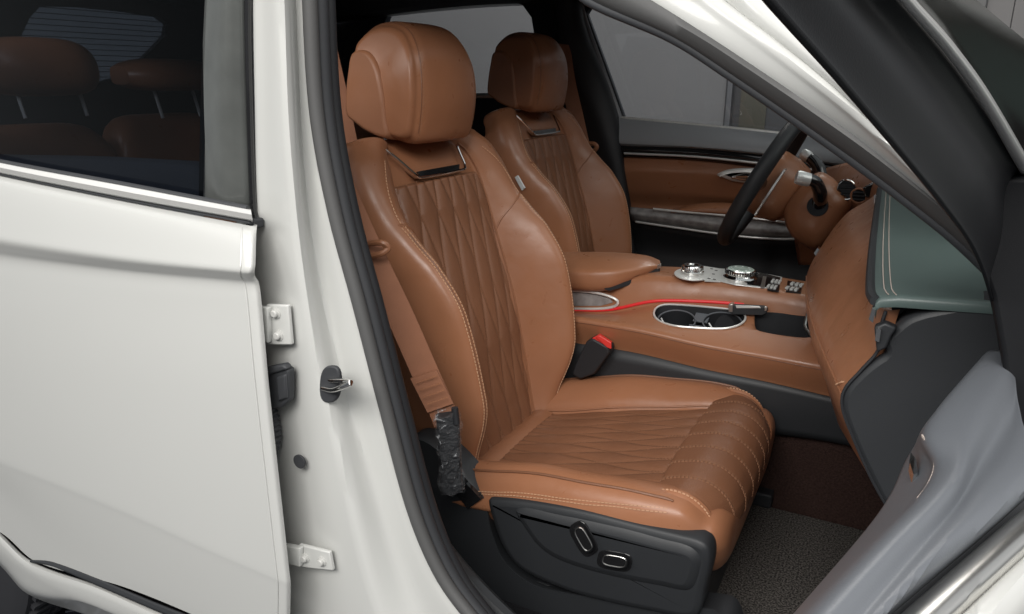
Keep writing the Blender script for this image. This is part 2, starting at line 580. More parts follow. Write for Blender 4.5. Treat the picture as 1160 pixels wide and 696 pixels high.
# chrome belt strip
mb = MB()
a = cr(L([(-120, 158), (0, 185), (140, 211), (282, 238)], y=.612), 40)
b = cr(L([(-120, 163), (0, 190), (140, 217), (283, 243)], y=.606), 40)
c = cr(L([(-120, 168), (0, 195), (140, 223), (284, 249)], y=.609), 40)
d = cr(L([(-120, 171), (0, 198), (140, 226), (284, 252)], y=.622), 40)
a0 = cr(L([(-120, 157), (0, 184), (140, 210), (282, 237)], y=.624), 40)
mb.grid([a0, a, b, c, d], 'silver', cap=False)
mb.prism([a0[-1], a[-1], b[-1], c[-1], d[-1]], (.003, 0, 0), 'silver')
mb.build('belt_strip', RD, angle=30)
mb = MB()
mb.tube(cr(L([(-120, 156), (0, 183), (140, 209), (281, 236)], y=.622), 30), .0035, 'rubber', n=8)
mb.tube(cr(L([(-120, 170), (0, 197.5), (140, 226), (284, 252.5)], y=.616), 30), .002, 'rubber', n=8)
mb.build('glass_wiper_seal', RD)
# pillar applique
mb = MB()
mb.loft([L([(236, -60), (232, 0), (227, 120), (225, 231)], y=.645), L([(258, -60), (255, 0), (252, 120), (254, 236)], y=.629), L([(281, -60), (277, 0), (279, 120), (283, 238)], y=.642)], 30, 12, 'satin_black')
mb.build('pillar_cover', RD, solid=.002, solid_off=-1)
mb = MB()
mb.tube(cr(L([(284, -60), (281, 0), (283, 120), (287, 235), (291, 252)], y=.645), 40), .0042, 'gloss_black', n=8)
mb.tube(cr(L([(290, -60), (287, 0), (289, 120), (292, 235), (296, 250)], y=.652), 40), .0042, 'rubber', n=8)
mb.build('window_seal', RD)
mb = MB(); mb.box(P(289, 253, y=.635), (.012, .02, .012), 'rubber'); mb.build('corner_cap', RD, bevel=.003)
# glass
mb = MB()
mb.loft([L([(-160, -90), (0, -90), (240, -90)], y=.653), L([(-160, 30), (0, 30), (236, 40)], y=.6455), L([(-160, 150), (0, 184), (230, 228)], y=.637)], 41, 10, 'tint_glass')
mb.build('window_glass', RD)
# inner belt trim seen through the glass
mb = MB()
mb.loft([L([(-160, 168), (0, 176), (110, 178), (230, 184)], y=.72), L([(-160, 180), (0, 190), (110, 200), (230, 212)], y=.69), L([(-160, 200), (0, 215), (110, 236), (230, 250)], y=.66)], 24, 8, 'slate_lit')
mb.build('inner_belt_trim', RD, solid=.004)
# black lower strip
mb = MB()
mb.loft([L([(34, 635), (60, 637), (110, 655), (180, 684), (330, 742)], y=.594), L([(34, 636), (60, 642), (110, 663), (180, 693), (330, 755)], y=.589)], 40, 4, 'charcoal')
mb.build('lower_strip', RD, solid=.004)

# sill below the rear door + rear arch
mb = MB()
mb.loft([L([(-140, 468), (0, 604), (36, 636.5), (110, 664), (180, 694), (330, 758)], y=.597),
         L([(-140, 474), (0, 609), (36, 641), (110, 668), (180, 699), (330, 764)], y=.590),
         L([(-140, 490), (0, 625), (40, 655), (110, 686), (180, 714), (330, 776)], y=.590),
         L([(-140, 510), (0, 636), (34, 670), (110, 686), (180, 724), (330, 800)], y=.600),
         L([(-140, 512), (0, 639), (32, 672), (110, 700), (180, 735), (330, 810)], y=.66)], 60, 30, 'paint')
mb.build('sill', CAR, solid=.004)

# rear wheel
wc = np.array((-1.80, .76, .33))
wh = empty('wheel', wc, CAR)
mb = MB(); mb.lathe([(.20, -.10), (.31, -.105), (.335, -.09), (.34, -.05), (.34, .05), (.335, .09), (.31, .105), (.20, .10)], wc, (0, 1, 0), 'tyre', n=64)
for k in range(72):
    t = 2*PI*k/72
    e = np.array((math.cos(t), 0, math.sin(t)))
    for yy, sk in ((-.06, .3), (0, -.3), (.06, .3)):
        mb.box(wc+e*.342+np.array((0, yy, 0)), (.012, .045, .012), 'tyre', (np.cross(e, (0, 1, 0)), (0, 1, 0), e))
mb.build('tyre', wh)
mb = MB(); mb.lathe([(.02, -.08), (.06, -.085), (.07, -.06), (.19, -.07), (.205, -.10), (.205, .0), (.0001, .0)], wc, (0, 1, 0), 'satin_chrome', n=48)
mb.build('rim', wh)

# windscreen pillar (white) and its seal
sl = [(560, -110), (664, -38), (735, 0), (845, 70), (960, 147), (1040, 208), (1085, 245), (1150, 300), (1230, 375)]  # seal upper edge
def pil_y(px): return interp(px, [560, 664, 1000, 1230], [.80, .76, .665, .64])
mb = MB()
ed = [(690, -110), (790, -90), (871, 0), (918, 48), (962, 94), (1010, 150), (1062, 215), (1130, 285), (1230, 372)]
rows = []
N = 50
A = cr([P(a, b, y=pil_y(a)+.004) for a, b in sl], N)
def mix(f, dy): return cr([P(s0[0]*(1-f)+e0[0]*f, s0[1]*(1-f)+e0[1]*f, y=pil_y(s0[0])+dy) for s0, e0 in zip(sl, ed)], N)
for f, dy in ((-.02, .02), (0, .003), (.08, -.002), (.35, -.010), (.5, -.015), (.56, -.012), (.60, -.004), (.66, -.006), (.8, -.016), (.95, -.014), (1.0, -.004), (1.03, .02)):
    rows.append(mix(f, dy))
cols = [cr([r[j] for r in rows], 44) for j in range(N)]
mb.grid([[cols[j][i] for j in range(N)] for i in range(44)], 'paint')
mb.build('windscreen_pillar', CAR, solid=.006)
lo = [(540, -95), (640, -22), (668, 2), (760, 42), (825, 83), (960, 176), (1040, 236), (1088, 275), (1150, 335), (1230, 410)]
mb = MB()
m1 = cr([P(a*.72+c_*.28, b*.72+d*.28-1, y=pil_y(a)-.004) for (a, b), (c_, d) in zip([(560, -110), (664, -38), (700, -18), (790, 35), (845, 70), (960, 147), (1040, 208), (1085, 245), (1150, 300), (1230, 375)], lo)], 70)
m2 = cr([P(a*.30+c_*.70, b*.30+d*.70, y=pil_y(a)+.003) for (a, b), (c_, d) in zip([(560, -110), (664, -38), (700, -18), (790, 35), (845, 70), (960, 147), (1040, 208), (1085, 245), (1150, 300), (1230, 375)], lo)], 70)
m3 = cr([P(c_, d, y=pil_y(a)+.016) for (a, b), (c_, d) in zip([(560, -110), (664, -38), (700, -18), (790, 35), (845, 70), (960, 147), (1040, 208), (1085, 245), (1150, 300), (1230, 375)], lo)], 70)
m0 = cr([P(a, b, y=pil_y(a)+.004) for a, b in sl], 70)
mb.grid([m0, [q+np.array((0, -.006, 0)) for q in m0], m1, m2, m3, [q+np.array((0, .03, 0)) for q in m3]], 'seal_grey')
mb.tube(m0, .0025, 'rubber', n=8)
mb.tube(m3, .004, 'rubber', n=8)
mb.build('pillar_seal', CAR, solid=.003, angle=60)

# ---- roof, headliner, floor, firewall, rear wall
mb = MB()
mb.loft([[(-2.35, .80, 1.44), (-1.4, .74, 1.50), (-.55, .76, 1.46)], [(-2.4, 1.0, 1.50), (-1.4, .95, 1.56), (-.50, .95, 1.52)], [(-2.42, 1.53, 1.53), (-1.4, 1.53, 1.58), (-.46, 1.53, 1.55)],
         [(-2.4, 2.06, 1.50), (-1.4, 2.11, 1.56), (-.50, 2.11, 1.52)], [(-2.35, 2.40, 1.42), (-1.4, 2.44, 1.47), (-.55, 2.40, 1.44)]], 24, 24, 'paint')
mb.build('roof', CAR, solid=.004)
mb = MB()
mb.loft([[(-2.3, .82, 1.42), (-1.4, .78, 1.47), (-.56, .80, 1.44)], [(-2.33, 1.53, 1.49), (-1.4, 1.53, 1.53), (-.48, 1.53, 1.51)], [(-2.3, 2.38, 1.42), (-1.4, 2.40, 1.475), (-.56, 2.38, 1.43)]], 20, 20, 'headliner')
mb.build('headliner', CAR, solid=.004)
mb = MB()
mb.box((-1.0, 1.53, .385), (2.7, 1.78, .02), 'dark_carpet')
mb.box((.36, 1.53, .72), (.02, 1.72, .66), 'dark_carpet')
mb.build('cabin_floor', CAR, smooth=False)
# tunnel carpet
mb = MB()
mb.loft([L([(620, 470), (800, 462), (865, 476), (960, 490), (1080, 515)], y=1.405), L([(620, 560), (800, 560), (865, 600), (955, 612), (1080, 650)], y=1.40), L([(620, 640), (800, 640), (868, 640), (955, 660), (1080, 700)], y=1.36)], 30, 10, 'carpet')
mb.build('tunnel_carpet', CAR, solid=.004)
# footwell front, under the dash
mb = MB()
mb.loft([[(.10, .72, .82), (.12, 1.42, .70)], [(.17, .72, .62), (.17, 1.42, .60)], [(.10, .72, .43), (.10, 1.42, .43)], [(.02, .72, .40), (.02, 1.42, .40)]], 10, 14, 'carpet')
mb.build('footwell_carpet', CAR, solid=.004)
# inner sill cover
mb = MB()
mb.loft([L([(440, 560), (480, 620), (530, 690), (620, 770)], y=.72), L([(455, 540), (500, 610), (555, 672), (640, 750)], y=.745), L([(470, 560), (520, 630), (580, 700), (660, 770)], y=.80)], 24, 10, 'charcoal')
mb.build('sill_cover', CAR, solid=.004)

# floor mat (lies loose on the carpet)
mb = MB()
mx = [(-.36, 1.00), (-.30, .96), (.02, .94), (.06, .97), (.06, 1.36), (.03, 1.385), (-.32, 1.385), (-.36, 1.35)]
mb.prism([np.array((a, b, .397)) for a, b in mx], (0, 0, .012), 'mat_pile')
fm = mb.build('floor_mat', None, bevel=.005)
tag(fm, 'grey speckled carpet mat on the cabin floor in front of the passenger seat', 'floor mat')

# far-side shell with the window openings
far_front = L([(661, 15), (668, 3), (690, -20), (760, -20), (1090, 175), (1010, 172), (880, 152), (790, 142), (704, 135), (690, 95)], y=2.40)
far_rear = L([(434, 30), (440, 14), (470, 5), (520, 1), (570, -1), (592, 6), (602, 20), (606, 45), (606, 107), (530, 107), (440, 100)], y=2.42)
out = [np.array(q) for q in [(-2.4, 2.42, .4), (.4, 2.42, .4), (.4, 2.42, 1.05), (-.10, 2.42, 1.30), (-.5, 2.42, 1.48), (-2.4, 2.42, 1.48)]]
far_front = [np.array((q[0], 2.42, q[2])) for q in far_front]
mb = MB(); mb.prism(out, (0, .03, 0), 'headliner', holes=[far_front, far_rear])
SH = mb.build('far_side_frame', CAR, smooth=False)
mb = MB(); mb.prism(far_rear, (0, .004, 0), 'rear_glass'); mb.build('window_glass', SH, smooth=False)
mb = MB(); mb.prism([q+np.array((0, .012, 0)) for q in far_front], (0, .004, 0), 'rear_glass'); mb.build('window_glass', SH, smooth=False)
# driver-side centre pillar, proud of the shell
mb = MB()
mb.loft([L([(628, -30), (634, 60), (660, 150), (690, 235), (706, 320)], y=2.28), L([(640, -30), (650, 60), (684, 150), (705, 235), (722, 320)], y=2.26), L([(652, -30), (660, 30), (690, 110), (704, 165), (722, 300)], y=2.30), L([(657, -30), (664, 30), (695, 110), (708, 165), (724, 300)], y=2.40)], 30, 16, 'black')
mb.build('pillar_trim', CAR, solid=.004)
mb = MB()
mb.tube(cr(L([(655, -20), (660, 15), (681, 75), (702, 134)], y=2.36), 24), .010, 'greypad', n=8)
mb.build('window_seal', SH)
# light sill line under the far rear window
mb = MB(); mb.tube(cr(L([(440, 112), (520, 109), (600, 109), (612, 112)], y=2.38), 12), .009, 'steel', n=8); mb.build('window_sill', SH)

# ---- tailgate wall with rear window
tg = L([(22, 45), (34, 20), (46, 7), (90, 8), (140, 13), (180, 19), (191, 27), (189, 40), (176, 54), (160, 70), (140, 86), (112, 94), (30, 97), (22, 80)], x=-2.35)
out = [np.array((-2.35, .62, .4)), np.array((-2.35, 2.42, .4)), np.array((-2.35, 2.42, 1.5)), np.array((-2.35, .62, 1.5))]
mb = MB(); mb.prism(out, (-.03, 0, 0), 'headliner', holes=[tg])
TG = mb.build('tailgate', CAR, smooth=False)
mb = MB(); mb.prism([q+np.array((-.012, 0, 0)) for q in tg], (-.004, 0, 0), 'rear_glass')
mb.build('window_glass', TG, smooth=False)
mb = MB()
ys = [q[1] for q in tg]; zs = [q[2] for q in tg]
for k in range(14):
    zz = min(zs)+(max(zs)-min(zs))*(k+.5)/14
    mb.box((-2.36, (min(ys)+max(ys))/2, zz), (.002, (max(ys)-min(ys))*.97, .0022), 'black')
mb.build('defroster_lines', TG, smooth=False)


# ================================================================== front seats
YC = 1.152
SEAT = empty('front_seat', (-.40, YC, .40), CAR)
SEAT['label'] = 'tan quilted leather passenger seat beside the open door'
BM = [(-.608, .520), (-.628, .565), (-.650, .66), (-.683, .80), (-.725, .93), (-.757, 1.03), (-.780, 1.085), (-.802, 1.115)]
BMc = cr([np.array((a, 0, b)) for a, b in BM], 400)
_d = [0]
for a, b in zip(BMc, BMc[1:]): _d.append(_d[-1]+np.linalg.norm(b-a))
BL = _d[-1]


def bmid(v):
    i = v*399; k = int(min(max(math.floor(i), 0), 398)); s = i-k
    p = BMc[k]*(1-s)+BMc[k+1]*s
    k0, k1 = max(k-6, 0), min(k+7, 399)
    t = BMc[k1]-BMc[k0]; t /= np.linalg.norm(t)
    n = np.array((t[2], 0, -t[0]))
    return p, t, n


VS = [0, .12, .3, .5, .68, .82, .93, 1.0]
Wv = lambda v: sm(v, VS, [.160, .188, .212, .226, .232, .232, .222, .204])
Bv = lambda v: sm(v, [0, .12, .3, .5, .62, .70, .78, 1.0], [.002, .030, .086, .094, .074, .046, .022, .003])
Tv = lambda v: sm(v, VS, [.06, .09, .11, .11, .10, .09, .075, .06])
wcv = lambda v: sm(v, VS, [.116, .124, .130, .136, .138, .136, .122, .094])


def bhalf(v):
    W, B, T, w = Wv(v), Bv(v), Tv(v), wcv(v)
    pts = [(0, -.006), (w*.6, -.006), (w*.95, -.007), (w+.003, -.006), (w+.012, .004+.10*B), (w+(W-w)*.38, .012+.62*B), (w+(W-w)*.60, .012+.98*B), (w+(W-w)*.80, .008+.96*B),
           (w+(W-w)*.94, .62*B), (W, .15*B-.012), (W*.985, -.5*T), (W*.93, -.9*T), (W*.75, -1.05*T), (W*.4, -1.08*T), (0, -1.08*T)]
    return cr([np.array((a, n, 0)) for a, n in pts], 64)


def bpoint(v, a, n):
    p, t, nn = bmid(v)
    return p+nn*n+np.array((0, YC+a, 0))


rows = []
for i in range(90):
    v = i/89
    h = bhalf(v)
    loop = [bpoint(v, q[0], q[1]) for q in h]+[bpoint(v, -q[0], q[1]) for q in h[-2:0:-1]]
    rows.append(loop)
p, t, nn = bmid(1.0)
h = bhalf(1.0)
for k in range(1, 10):
    an = k/9*PI/2
    lift = .030*math.sin(an); sc = math.cos(an)
    cn = -.045
    f = lambda q, sg: p+t*lift*(1-.25*(abs(q[0])/.2)**2)+nn*(cn+(q[1]-cn)*max(sc, .02))+np.array((0, YC+sg*q[0]*(1-.10*(1-sc)), 0))
    rows.append([f(q, 1) for q in h]+[f(q, -1) for q in h[-2:0:-1]])
mb = MB(); mb.grid(rows, 'leather', cu=True, cap=True)


def bsurf(v, a):
    """front surface of the bolster at lateral offset a"""
    h = bhalf(v); A = [q[0] for q in h[:44]]; N = [q[1] for q in h[:44]]
    return bpoint(v, a, float(np.interp(abs(a), A, N)))


def bnorm(v, a):
    e = .004
    q = np.cross(bsurf(v, a+e)-bsurf(v, a-e), bsurf(min(v+.01, 1), a)-bsurf(max(v-.01, 0), a))
    q /= np.linalg.norm(q)
    return q if q[0] > 0 else -q


for sg in (-1, 1):
    # double stitching down the bolster ridge, a single line beside the quilting
    for off in (.66, .73):
        vs = np.linspace(.06, .74, 60)
        pts = [bsurf(v, sg*(wcv(v)+(Wv(v)-wcv(v))*off)) for v in vs]
        mb.stitch(pts, [bnorm(v, sg*(wcv(v)+(Wv(v)-wcv(v))*off)) for v in vs], step=.0062)
    vs = np.linspace(.74, .93, 24)
    pts = [bsurf(v, sg*(wcv(v)+(Wv(v)-wcv(v))*(.70-.35*((v-.74)/.19)**2))) for v in vs]
    mb.stitch(pts, [bnorm(v, sg*.15) for v in vs])
BACK = mb.build('backrest', SEAT, angle=70)
# seam welts of the bolster and of the wing above it
mb = MB()
for sg in (-1, 1):
    vs = np.linspace(.03, .97, 80)
    mb.tube([bsurf(v, sg*(wcv(v)+.006))+bmid(v)[2]*.001 for v in vs], .0022, 'tan_plastic', n=6)
    vs = np.linspace(.05, .72, 70)
    mb.tube([bsurf(v, sg*(wcv(v)+(Wv(v)-wcv(v))*.695)) for v in vs], .0014, 'quilt', n=6)
    arc = [(.66, .98), (.715, .93), (.745, .80), (.74, .62), (.72, .40), (.685, .16), (.65, .05)]
    q = cr([np.array((a, b, 0)) for a, b in arc], 50)
    mb.tube([bsurf(u[0], sg*(wcv(u[0])+(Wv(u[0])-wcv(u[0]))*u[1])) for u in q], .0021, 'tan_plastic', n=6)
mb.build('seam_welt', SEAT)


# quilted panels: leaf-shaped cells between two families of waving seams
def wave(t):
    return math.asin(.94*math.sin(t))/1.2226


def qdist(s, v, N, fa, fb, amp):
    p1 = amp*wave(2*PI*(fa*v)+.4); p2 = -amp*wave(2*PI*(fb*v)+.7)
    return min(.5-abs(.5-((N*s+p1) % 1.0)), .5-abs(.5-((N*s+p2) % 1.0)))


def quilt(mbq, surf, norm, N, fa, fb, amp, puff, nu, nv, v0, v1, mname):
    rows = []
    for i in range(nv):
        v = v0+(v1-v0)*i/(nv-1); r = []
        for j in range(nu):
            s = -1+2*j/(nu-1)
            d = qdist(s, (v-v0)/(v1-v0), N, fa, fb, amp)
            hh = puff*(1-math.exp(-d/.16))
            edge = min(1, (1-abs(s))/.04, (v-v0)/(v1-v0)/.012+.15, (v1-v)/(v1-v0)/.012+.15)
            r.append(surf(s, v)+norm(s, v)*(hh*max(edge, 0)-.004*(1-max(edge, 0))))
        rows.append(r)
    mbq.grid(rows, mname)
    for k in range(-int(N)-2, int(N)+3):
        for fq, ph, sg in ((fa, .4, 1), (fb, .7, -1)):
            run = []; nr = []
            for i in range(140):
                u = i/139; s = (k-sg*amp*wave(2*PI*fq*u+ph))/N
                v = v0+(v1-v0)*u
                if abs(s) < .965:
                    run.append(surf(s, v)+norm(s, v)*.0006); nr.append(norm(s, v))
                else:
                    if len(run) > 4: mbq.stitch(run, nr, step=.0056, ln=.0034, w=.0009, hgt=.0003, mname='thread_dim')
                    run = []; nr = []
            if len(run) > 4: mbq.stitch(run, nr, step=.0056, ln=.0034, w=.0009, hgt=.0003, mname='thread_dim')


V0, V1 = .03, .853
mbq = MB()
quilt(mbq, lambda s, v: bpoint(v, s*wcv(v), .004-.008*s*s), lambda s, v: bmid(v)[2], 2.7, .98, 1.08, .54, .0072, 150, 260, V0, V1, 'quilt')
mbq.build('quilted_panel', SEAT, angle=80)
# frame at the top of the quilting with its dark recess
mb = MB()
fr = [(.985, -.130), (.935, -.110), (.872, -.082), (.861, -.070), (.861, .070), (.872, .082), (.92, .088), (.955, .092)]
pth = []
for i, (v, a) in enumerate(fr): pth.append(bpoint(v, a, .010 if 1 < i < 6 else .006))
mb.tube(cr(pth, 80), .0026, 'chrome', n=8)
mb.build('trim_frame', SEAT)
mb = MB()
rows = []
for v in np.linspace(.863, .99, 14):
    w = .078+.03*(v-.863)/.127
    rows.append([bpoint(v, a, .002-.010*math.sin(PI*min(1, (v-.863)/.06)/2)*(v < 2)) for a in np.linspace(-w, w, 14)])
mb.grid(rows, 'tan_plastic')
mb.prism([bpoint(.865, -.064, .003), bpoint(.865, .064, .003), bpoint(.883, .070, .004), bpoint(.883, -.070, .004)], (.003, 0, .001), 'gloss_black')
mb.build('headrest_collar', SEAT)

# headrest
HC = np.array((-.793, YC+.004, 1.220))
HP = [(.046, -.112), (.056, -.08), (.062, -.02), (.055, .045), (.030, .092), (-.005, .108), (-.040, .104), (-.066, .080), (-.070, .066), (-.072, .03), (-.076, -.03), (-.078, -.066), (-.060, -.082), (-.02, -.098), (.020, -.116)]
hp = cr([np.array((a*1.06, 0, b)) for a, b in HP], 72, closed=True)
Wh = .095


def htap(z):
    return 1-.30*max(0, (z+.05)/.16)**2.4


def hsec(a):
    u = abs(a)/Wh
    bow = -.012*u*u
    s = (1-max(0, (u-.72)/.28)**2.6*.09)
    return [HC+np.array((q[0]*s+bow+.004*(1-s), a*htap(q[2]*s), q[2]*s*.90)) for q in hp]


def hcapped():
    rows = []
    As = list(np.linspace(-Wh, Wh, 61))
    def ends(sg):
        out = []
        base = hsec(sg*Wh)
        c = sum(base)/len(base)
        for k in range(1, 8):
            an = k/7*PI/2
            out.append([c+(q-c)*(.86+.14*math.cos(an))+np.array((0, sg*.014*math.sin(an), 0)) for q in base])
        for sc, lf in ((.70, .0165), (.45, .0180), (.2, .0185)):
            out.append([c+(q-c)*sc+np.array((0, sg*lf, 0)) for q in base])
        return out
    e0 = ends(-1)
    rows = e0[::-1]+[hsec(a) for a in As]+ends(1)
    return rows


mb = MB(); mb.grid(hcapped(), 'leather', cu=True, cap=True)
# seam lines on the headrest: front panel edge and rear shell edge
for sg in (-1, 1):
    fi = [i for i, q in enumerate(hp)]
    pts = []
    a = sg*(Wh*.89)
    sec = hsec(a)
    cen = HC+np.array((-.01, 0, 0))
    run = [q for q in sec if q[0]-HC[0] > -.045+.0*q[2]]
    i0 = max(range(len(sec)), key=lambda i: -sec[i][2]+(0 if sec[i][0]-HC[0] > 0 else -9))
    seq = [sec[(i0+k) % len(sec)] for k in range(len(sec))] if True else sec
    if seq[3][2] < seq[0][2]: seq = seq[::-1]
    seq = seq[:46]
    nrm = [np.array(q-cen) for q in seq]
    mb.stitch([q for q in seq], nrm, step=.006, ln=.0036, w=.0007, hgt=.0003, mname='thread_dim')
HR = mb.build('headrest', SEAT, angle=75)
for sg in (-1, 1):
    mb = MB(); sec = hsec(sg*(Wh*.92)); mb.tube(sec[2:44], .0010, 'quilt', n=6)
    mb.build('headrest_seam', SEAT)
# hard rear shell of the headrest
mb = MB()
rows = []
SH_P = [(-.050, .058), (-.028, .054), (-.006, .026), (.006, -.02), (.011, -.075), (.012, -.108), (-.03, -.098), (-.058, -.080), (-.074, -.066), (-.072, -.02), (-.067, .02), (-.063, .050)]
sp = cr([np.array((a*1.06, 0, b)) for a, b in SH_P], 48, closed=True)
for a in np.linspace(-1, 1, 41):
    s = 1-.08*abs(a)**6
    rows.append([HC+np.array((q[0]*s-.018*a*a, a*(Wh*htap(q[2])+.0195), q[2]*s*.92)) for q in sp])
mb.grid(rows, 'tan_plastic', cu=True, cap=True)
mb.build('headrest_shell', SEAT, bevel=.006, bseg=4, angle=50)
for sg in (-1, 1):
    mb = MB()
    a = HC+np.array((-.045, sg*.062, -.09)); b = HC+np.array((-.025, sg*.062, -.19))
    mb.tube([a, b], .0062, 'chrome', n=14)
    mb.build('headrest_post', SEAT)
    mb = MB(); mb.lathe([(.0062, .006), (.016, .006), (.022, 0), (.022, -.012)], HC+np.array((-.040, sg*.062, -.118)), (-.2, 0, 1), 'tan_plastic', n=24)
    mb.build('post_sleeve', SEAT)

# cushion
CX = [-.66, -.62, -.56, -.46, -.36, -.28, -.22, -.17]
Cz = lambda x: sm(x, CX, [.545, .552, .562, .588, .608, .626, .634, .610])
Cw = lambda x: sm(x, CX, [.235, .240, .244, .248, .250, .248, .240, .220])
Cb = lambda x: sm(x, CX, [.034, .040, .046, .044, .034, .022, .010, .0])
Cc = lambda x: sm(x, CX, [.128, .130, .134, .142, .150, .156, .160, .160])
Cl = lambda x: sm(x, CX, [.545, .548, .552, .562, .572, .578, .580, .570])


def chalf(x):
    W, B, w, z, lo_ = Cw(x), Cb(x), Cc(x), Cz(x), Cl(x)
    pts = [(0, z-.008), (w*.6, z-.008), (w-.004, z-.008), (w+.004, z-.004), (w+.014, z+.006+.25*B), (w+(W-w)*.45, z+.006+.85*B), (w+(W-w)*.70, z+.004+B), (w+(W-w)*.90, z+.78*B), (W, z+.35*B-.006), (W+.004, z*.5+lo_*.5-.004), (W-.004, lo_-.004), (W-.02, lo_-.03), (W-.06, lo_-.06), (0, lo_-.06)]
    return cr([np.array((a, b, 0)) for a, b in pts], 60)


rows = []
xs = list(np.linspace(-.66, -.185, 70))
for x in xs:
    h = chalf(x)
    rows.append([np.array((x, YC+q[0], q[1])) for q in h]+[np.array((x, YC-q[0], q[1])) for q in h[-2:0:-1]])
base = rows[-1]; c = sum(base)/len(base)
for k in range(1, 8):
    an = k/7*PI/2
    rows.append([c+(q-c)*np.array((1, .82+.18*math.cos(an), .35+.65*math.cos(an)))+np.array((.03*math.sin(an), 0, 0)) for q in base])
mb = MB(); mb.grid(rows, 'leather', cu=True, cap=True)


def csurf(x, a):
    h = chalf(x)[:40]
    return np.array((x, YC+a, float(np.interp(abs(a), [q[0] for q in h], [q[1] for q in h]))))


def cnorm(x, a):
    q = np.cross(csurf(x+.004, a)-csurf(x-.004, a), csurf(x, a+.003)-csurf(x, a-.003)); q /= np.linalg.norm(q)
    return q if q[2] > 0 else -q


def cside(x, f, sg):
    """point on the side face, f from the top edge (0) down to the lower edge (1)"""
    h = chalf(x); W = Cw(x)
    top = Cz(x)+.25*Cb(x); z = top*(1-f)+Cl(x)*f
    return np.array((x, YC+sg*(W+.0036*math.sin(PI*min(1, max(0, f)))+.0012), z))


for sg in (-1, 1):
    for dz in (.018, .0225):
        pts = []
        for x in np.linspace(-.60, -.20, 60):
            h = chalf(x); zt = Cz(x)+.35*Cb(x)-dz+.021
            q = min(h[22:54], key=lambda q: abs(q[1]-zt)+(9 if q[0] < Cw(x)*.9 else 0))
            pts.append(np.array((x, YC+sg*(q[0]+.0004), zt)))
        pts = cr(pts[::6], 60)
        mb.stitch(pts, (0, sg, .25), step=.0062, ln=.0042, w=.0011, hgt=.0008)
CU = mb.build('cushion', SEAT, angle=70)
mb = MB()
for sg in (-1, 1):
    xs2 = np.linspace(-.62, -.27, 60)
    mb = MB()
    mb.tube([csurf(x, sg*(Cc(x)+.007))+np.array((0, 0, .001)) for x in xs2], .0020, 'tan_plastic', n=6)
    mb.tube([csurf(x, sg*(Cc(x)+(Cw(x)-Cc(x))*.80))+np.array((0, sg*.0004, .0014)) for x in np.linspace(-.62, -.19, 60)], .0022, 'quilt', n=6)
    mb.build('seam_welt', SEAT)
mbq = MB()
quilt(mbq, lambda s, x: np.array((x, YC+s*Cc(x), Cz(x)+.002-.004*s*s)), lambda s, x: np.array((0, 0, 1.)), 3.4, .62, .72, .55, .0042, 140, 200, -.590, -.268, 'quilt')
mbq.build('quilted_panel', SEAT, angle=80)
# plain leather tuck strip behind the cushion quilting
mb = MB()
rows = []
for k, x in enumerate(np.linspace(-.640, -.585, 8)):
    t = k/7
    rows.append([np.array((x, YC+s*Cc(x)*1.0, Cz(x)+.004+.007*math.sin(PI*t)-.003*s*s)) for s in np.linspace(-1, 1, 20)])
mb.grid(rows, 'tan_plastic')
mb.build('tuck_strip', SEAT)

# thigh extension with its waterfall front edge
EP = [(a_-.006, b_) for a_, b_ in [(-.272, .628), (-.266, .641), (-.245, .650), (-.215, .657), (-.185, .654), (-.160, .638), (-.146, .614), (-.1435, .597), (-.1445, .583), (-.152, .573), (-.166, .570)]]
ep = cr([np.array((a, 0, b)) for a, b in EP], 110)


def ext(u, s):
    """u along the profile 0..1, s across -1..1"""
    i = u*109; k = min(int(i), 108); f = i-k
    q = ep[k]*(1-f)+ep[k+1]*f
    t = ep[min(k+3, 109)]-ep[max(k-3, 0)]; t /= np.linalg.norm(t); n = np.array((-t[2], 0, t[0]))
    w = .238-.012*u*u-.016*max(0, (u-.55)/.45)**2
    a = abs(s)
    drop = .012*a**2+.030*max(0, (a-.86)/.14)**2.2
    lat = s*w*(1-.03*max(0, (a-.9)/.1)**2)
    back = .040*max(0, (a-.5)/.5)**2*min(1, u*3)
    return q-n*drop+np.array((-back, YC+lat, 0)), n


mb = MB(); rows = []
for i in range(100):
    u = i/99; r = []
    for j in range(121):
        s = -1+2*j/120
        p, n = ext(u, s)
        hh = 0
        if abs(s) < .80:
            d = abs(((s*4.6) % 1.0)-.5); hh = .0034*(1-math.exp(-(.5-d)/.10))-.0034
            hh *= min(1, u/.03)
        e_ = math.exp(-((abs(s)-.84)/.012)**2)*.0022
        r.append(p+n*(hh*.30-e_))
    rows.append(r)
mb.grid(rows, 'quilt')
# inner return faces close the shell
inner = [[np.array((q[0]-.012, q[1], q[2]-.010)) for q in (r[0], r[-1])] for r in rows]
for k in range(-4, 5):
    s = (k)/4.6
    if abs(s) < .8:
        us = np.linspace(.02, .99, 90)
        mb.stitch([ext(u, s)[0]-ext(u, s)[1]*.0030 for u in us], [ext(u, s)[1] for u in us], step=.0060, ln=.0034, w=.0006, hgt=.0002, mname='thread_dim')
for s in ():
    us = np.linspace(.02, .99, 90)
    mb.stitch([ext(u, s)[0] for u in us], [ext(u, s)[1] for u in us], step=.0060, ln=.0036, w=.0006, hgt=.0002, mname='thread_dim')
